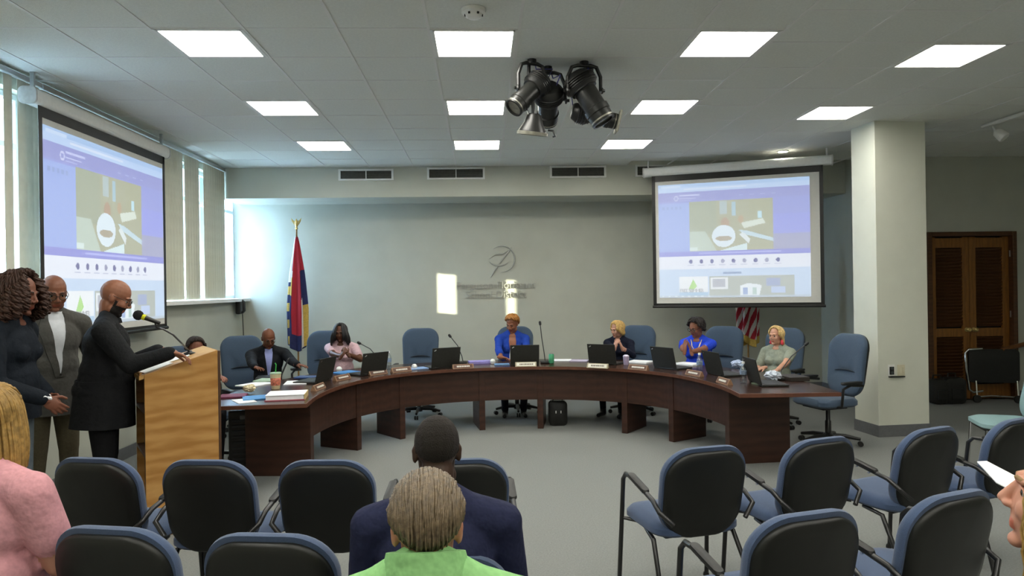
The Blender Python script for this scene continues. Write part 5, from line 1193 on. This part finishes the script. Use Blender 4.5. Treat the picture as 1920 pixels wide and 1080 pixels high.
A0 = remember(achair('audience chair directly behind the speaking man, front row at left', 170, 856, -12, True))
for lb, px, py, rz in (('front row audience chair in front of the lectern', 382, 860, -8), ('front row audience chair between lectern and bald man in navy', 607, 860, -4), ('audience chair half hidden behind the bald man\'s shoulder', 862, 858, 2),
        ('front row audience chair nearest the open aisle at right', 1328, 835, 13), ('front row audience chair second from the aisle at right', 1545, 819, 18), ('front row audience chair below the square column', 1752, 800, 22), ('front row audience chair cut by right edge beside pale teal chair', 1910, 783, 24),
        ('second row audience chair beside the woman in pink shirt', 200, 985, -12), ('second row audience chair third from left, in front of the camera', 497, 998, -8), ('second row audience chair nearest the aisle at right', 1520, 957, 14), ('second row audience chair beside the blonde woman at lower right', 1795, 920, 20)):
    achair(lb, px, py, rz)

# --- the audience
nav, nvx, _ = pers('man with shaved head and navy shirt seen from behind', 818, 776, 2.22, 0, lean=4, hp=8, hy=6, top='20243e', bottom='1a1c26', skin='3a281e', scalp='1c1611', hipz=.52, fat=1.35, shw=.215, sleeve='long', vox=.010, hairh=.0, head_s=.98)
collar(nav, MATS['cloth_20243eFalse'], .080, .05, .505, 30)
c = nvx + Vector((0, .20, 0)); dup(A0, c, 0, 'audience chair holding the bald man in navy shirt')
grn, gnx, _ = pers('man with combed grey brown hair and light green shirt, nearest camera', 799, 872, 1.50, 0, lean=3, hp=4, hy=4, top='86b878', bottom='2a2c30', skin='b07860', scalp='463a2e', hipz=.56, hzk=.595, head_s=.93, fat=1.25, shw=.205, vox=.009, hairh=.014, brow='4a3a2c', sleeve='short')
M_GBH = mat('grey_brown_hair', '63543f', .45, .45, 90, .3, 160, spec=.5)
hair_combed(grn['root'], grn['HM'], grn['Hc'], grn['hs'], M_GBH, 1100, .0034, .016, 11)
collar(grn, MATS['cloth_86b878False'], .078, .062, .51, 30)
dup(A0, gnx + Vector((0, .10, 0)), 0, 'audience chair holding the man in light green shirt')
pkw, pwx, _ = pers('woman in pink shirt with long blonde hair at lower left', -18, 714, 2.62, -14, lean=4, hp=4, hy=10, top='c79097', bottom='2c3038', skin='b98570', scalp='96753f', hipz=.52, fat=1.5, shw=.215, sleeve='short', vox=.010, hairh=.02,
    hands={'R': (at(150, 1005, 2.85), (.3, .9, -.1), (0, 0, -1), .4)})
M_BLD3 = mat('honey_blonde_hair', '9a7a42', .5, .35, 50, .3, 90)
hair_strands(pkw['root'], pkw['HM'], pkw['Hc'], pkw['hs'], M_BLD3, 620, hl_long, lambda p: 0 if angd(p) < 60 else .20, .0045, puff=.02, seed=12, spread=.3)
dup(A0, Vector((pwx.x - .08, pwx.y + .08, 0)), R(-62), 'audience chair holding the woman in pink shirt, mostly out of view')
rgt, rgx, _ = pers('blonde woman in black top at lower right edge, in profile', 2012, 806, 1.34, 44, lean=2, hp=-13, hy=4, head_vox=.0026, top='17181a', bottom='1a1c20', skin='c08a74', scalp='8a6c3c', hipz=.52, vox=.010, hairh=.02, brow='8a6a42', fat=1.1, sleeve='long',
    hands={'R': (at(2060, 985, 1.70), (-.7, .4, .3), (-.5, -.3, -.7), .6)})
hair_strands(rgt['root'], rgt['HM'], rgt['Hc'], rgt['hs'], M_BLD3, 1000, lambda p: hl_long(p) + (20 if 34 < angd(p) < 75 else 0), lambda p: 0 if angd(p) < 34 else .22, .0034, curl=.0025, puff=.02, seed=13, spread=.5)
dup(A0, Vector((rgx.x - .10, rgx.y + .03, 0)), R(48), 'audience chair holding the blonde woman in profile')
P = [at(1832, 866, 1.98), at(1850, 865, 2.02), at(1965, 925, 1.82), at(1955, 950, 1.78), at(1868, 905, 1.86)]
b = MB(); up = Vector((0, 0, .0015)); n = len(P); b.add([p + up for p in P] + [p - up for p in P], [tuple(range(n)), tuple(range(n, 2 * n))[::-1]] + [(k, (k + 1) % n, n + (k + 1) % n, n + k) for k in range(n)])
tag(b.build('held_paper', M_PAPER), 'white sheet of paper held by the blonde woman in profile', 'paper')

# pale teal chair, tipped black chair and bags at the right
q = onz(1868, 790, .45); t = thing('teal_chair', 'pale teal upholstered side chair at right edge', 'chair', (q.x + .08, q.y, 0), R(70))
MB().stack(rrect(.47, .47, .10, 6), [(.3, .475), (.8, .472), (1, .45), (1, .42), (.9, .405), (.3, .40)], lambda a, b_, d: Vector((a, b_, d))).build('seat', M_TEAL, t, smooth=True)
MB().stack(rrect(.46, .44, .14, 6), [(.2, .20), (.8, .203), (1, .225), (1, .245), (.9, .26), (.2, .265)], warp_back(.70, R(12), -.3)).build('backrest', M_TEAL, t, smooth=True)
for s in (-1, 1):
    MB().tube([(s * .2, .2, .40), (s * .22, .22, .02)], .012, 8).build('leg', M_CHROME, t); MB().tube([(s * .2, -.2, .52), (s * .21, -.2, .38), (s * .23, -.25, .02)], .012, 8).build('leg', M_CHROME, t)
MB().box((0, 0, .395), (.4, .4, .02)).build('seat_frame', M_BLACK, t)
q = onz(1850, 752, 0); t = thing('wheeled_chair', 'black and chrome wheeled chair parked before the closet doors', 'chair', (q.x, q.y, 0), R(-15))
MB().stack(rrect(.62, .46, .06, 5), [(.6, -.03), (1, -.02), (1, .02), (.6, .03)], lambda a, b_, d: Vector((a + .05, d - .1, b_ + .50))).build('backrest', M_BLACK, t, smooth=True)
MB().stack(rrect(.56, .46, .06, 5), [(.6, .36), (1, .35), (1, .31), (.6, .30)], lambda a, b_, d: Vector((a + .05, b_ + .14, d))).build('seat', M_BLACK, t, smooth=True)
for y in (-.14, .36): MB().tube([(-.10, y, .74), (-.27, y, .73), (-.31, y, .68), (-.30, y, .45), (-.27, y, .18), (-.22, y, .14), (-.10, y, .16)], .016, 10).build('frame_tube', M_CHROME, t, smooth=True)
MB().tube([(-.36, .1, .045), (-.2, .1, .03), (.1, .1, .06), (.4, .1, .045)], .014, 8).build('foot_bar', M_CHROME, t, smooth=True)
for x in (-.18, .32): MB().lathe([(.01, -.02), (.05, -.02), (.055, 0), (.05, .02), (.01, .02)], (x, -.16, .055), (0, 1, 0), 16).build('wheel', M_BLACK, t); MB().tube([(x, -.16, .055), (x, -.13, .30)], .012, 8).build('wheel_post', M_CHROME, t)
MB().tube([(.15, -.1, .72), (.5, .0, .80), (.75, .05, .84)], .03, 10).build('wooden_arm', mat('brown_arm_wood', '6a4320', .4, .2), t, smooth=True)
for lb, px, py, sx, sz in (('black duffel bag on floor against the closet door', 1757, 752, .22, .34), ('dark grey backpack on floor beside the duffel bag', 1785, 752, .30, .36)):
    q = onz(px, py, 0); y = YD - .2; x = q.x * y / q.y; t = thing('bag', lb, 'bag', (x, y, 0))
    m_ = M_BLACK if 'duffel' in lb else mat('charcoal_bag', '26272a', .8, .2, 20, .3)
    MB().stack(rrect(sx, sz, .07, 5), [(.6, -.11), (.95, -.09), (1, -.05), (1, .05), (.95, .09), (.6, .11)], lambda a, b_, d: Vector((a, d, b_ + sz / 2))).build('body', m_, t, smooth=True)
    MB().tube([(-.06, 0, sz - .01), (-.05, 0, sz + .05), (.05, 0, sz + .05), (.06, 0, sz - .01)], .010, 8).build('handle', m_, t, smooth=True); MB().box((0, -.113, sz * .4), (sx * .55, .02, sz * .4)).build('pocket', m_, t, .008)

# black equipment case under the left table end, bag under the middle
q = onz(458, 892, 0); t = thing('equipment_case', 'black slatted equipment case on floor at left table end', 'case', (q.x, q.y + .2, 0), R(14))
cz = .60; MB().box((0, 0, cz / 2), (.36, .34, cz - .02)).build('body', M_BLACK, t, .012)
for k in range(9): MB().box((0, -.174, .10 + k * .05), (.30, .012, .022), Matrix.Rotation(R(25), 3, 'X')).build('grille_slat', mat('case_slat', (.03, .03, .03), .4), t)
MB().box((0, -.18, cz - .07), (.16, .02, .04)).build('handle', mat('case_grey', (.12, .12, .12), .4), t, .006)
for x in (-.14, .14):
    for y in (-.13, .13): MB().lathe([(.02, 0), (.022, .012)], (x, y, 0), n=10).build('foot', M_BLACK, t)
q = onz(1048, 800, 0); t = thing('bag', 'small black bag on floor under the middle of the table', 'bag', (q.x, q.y + .1, 0))
MB().stack(rrect(.22, .30, .05, 5), [(.7, -.07), (1, -.05), (1, .05), (.7, .07)], lambda a, b_, d: Vector((a, d, b_ + .15))).build('body', M_BLACK, t, smooth=True)
for x in (-.03, .03): MB().box((x, -.072, .17), (.010, .006, .03)).build('tag', M_WHITE, t)
MB().tube([(-.06, 0, .29), (-.04, 0, .36), (.04, 0, .36), (.06, 0, .29)], .008, 6).build('handle', M_BLACK, t, smooth=True)
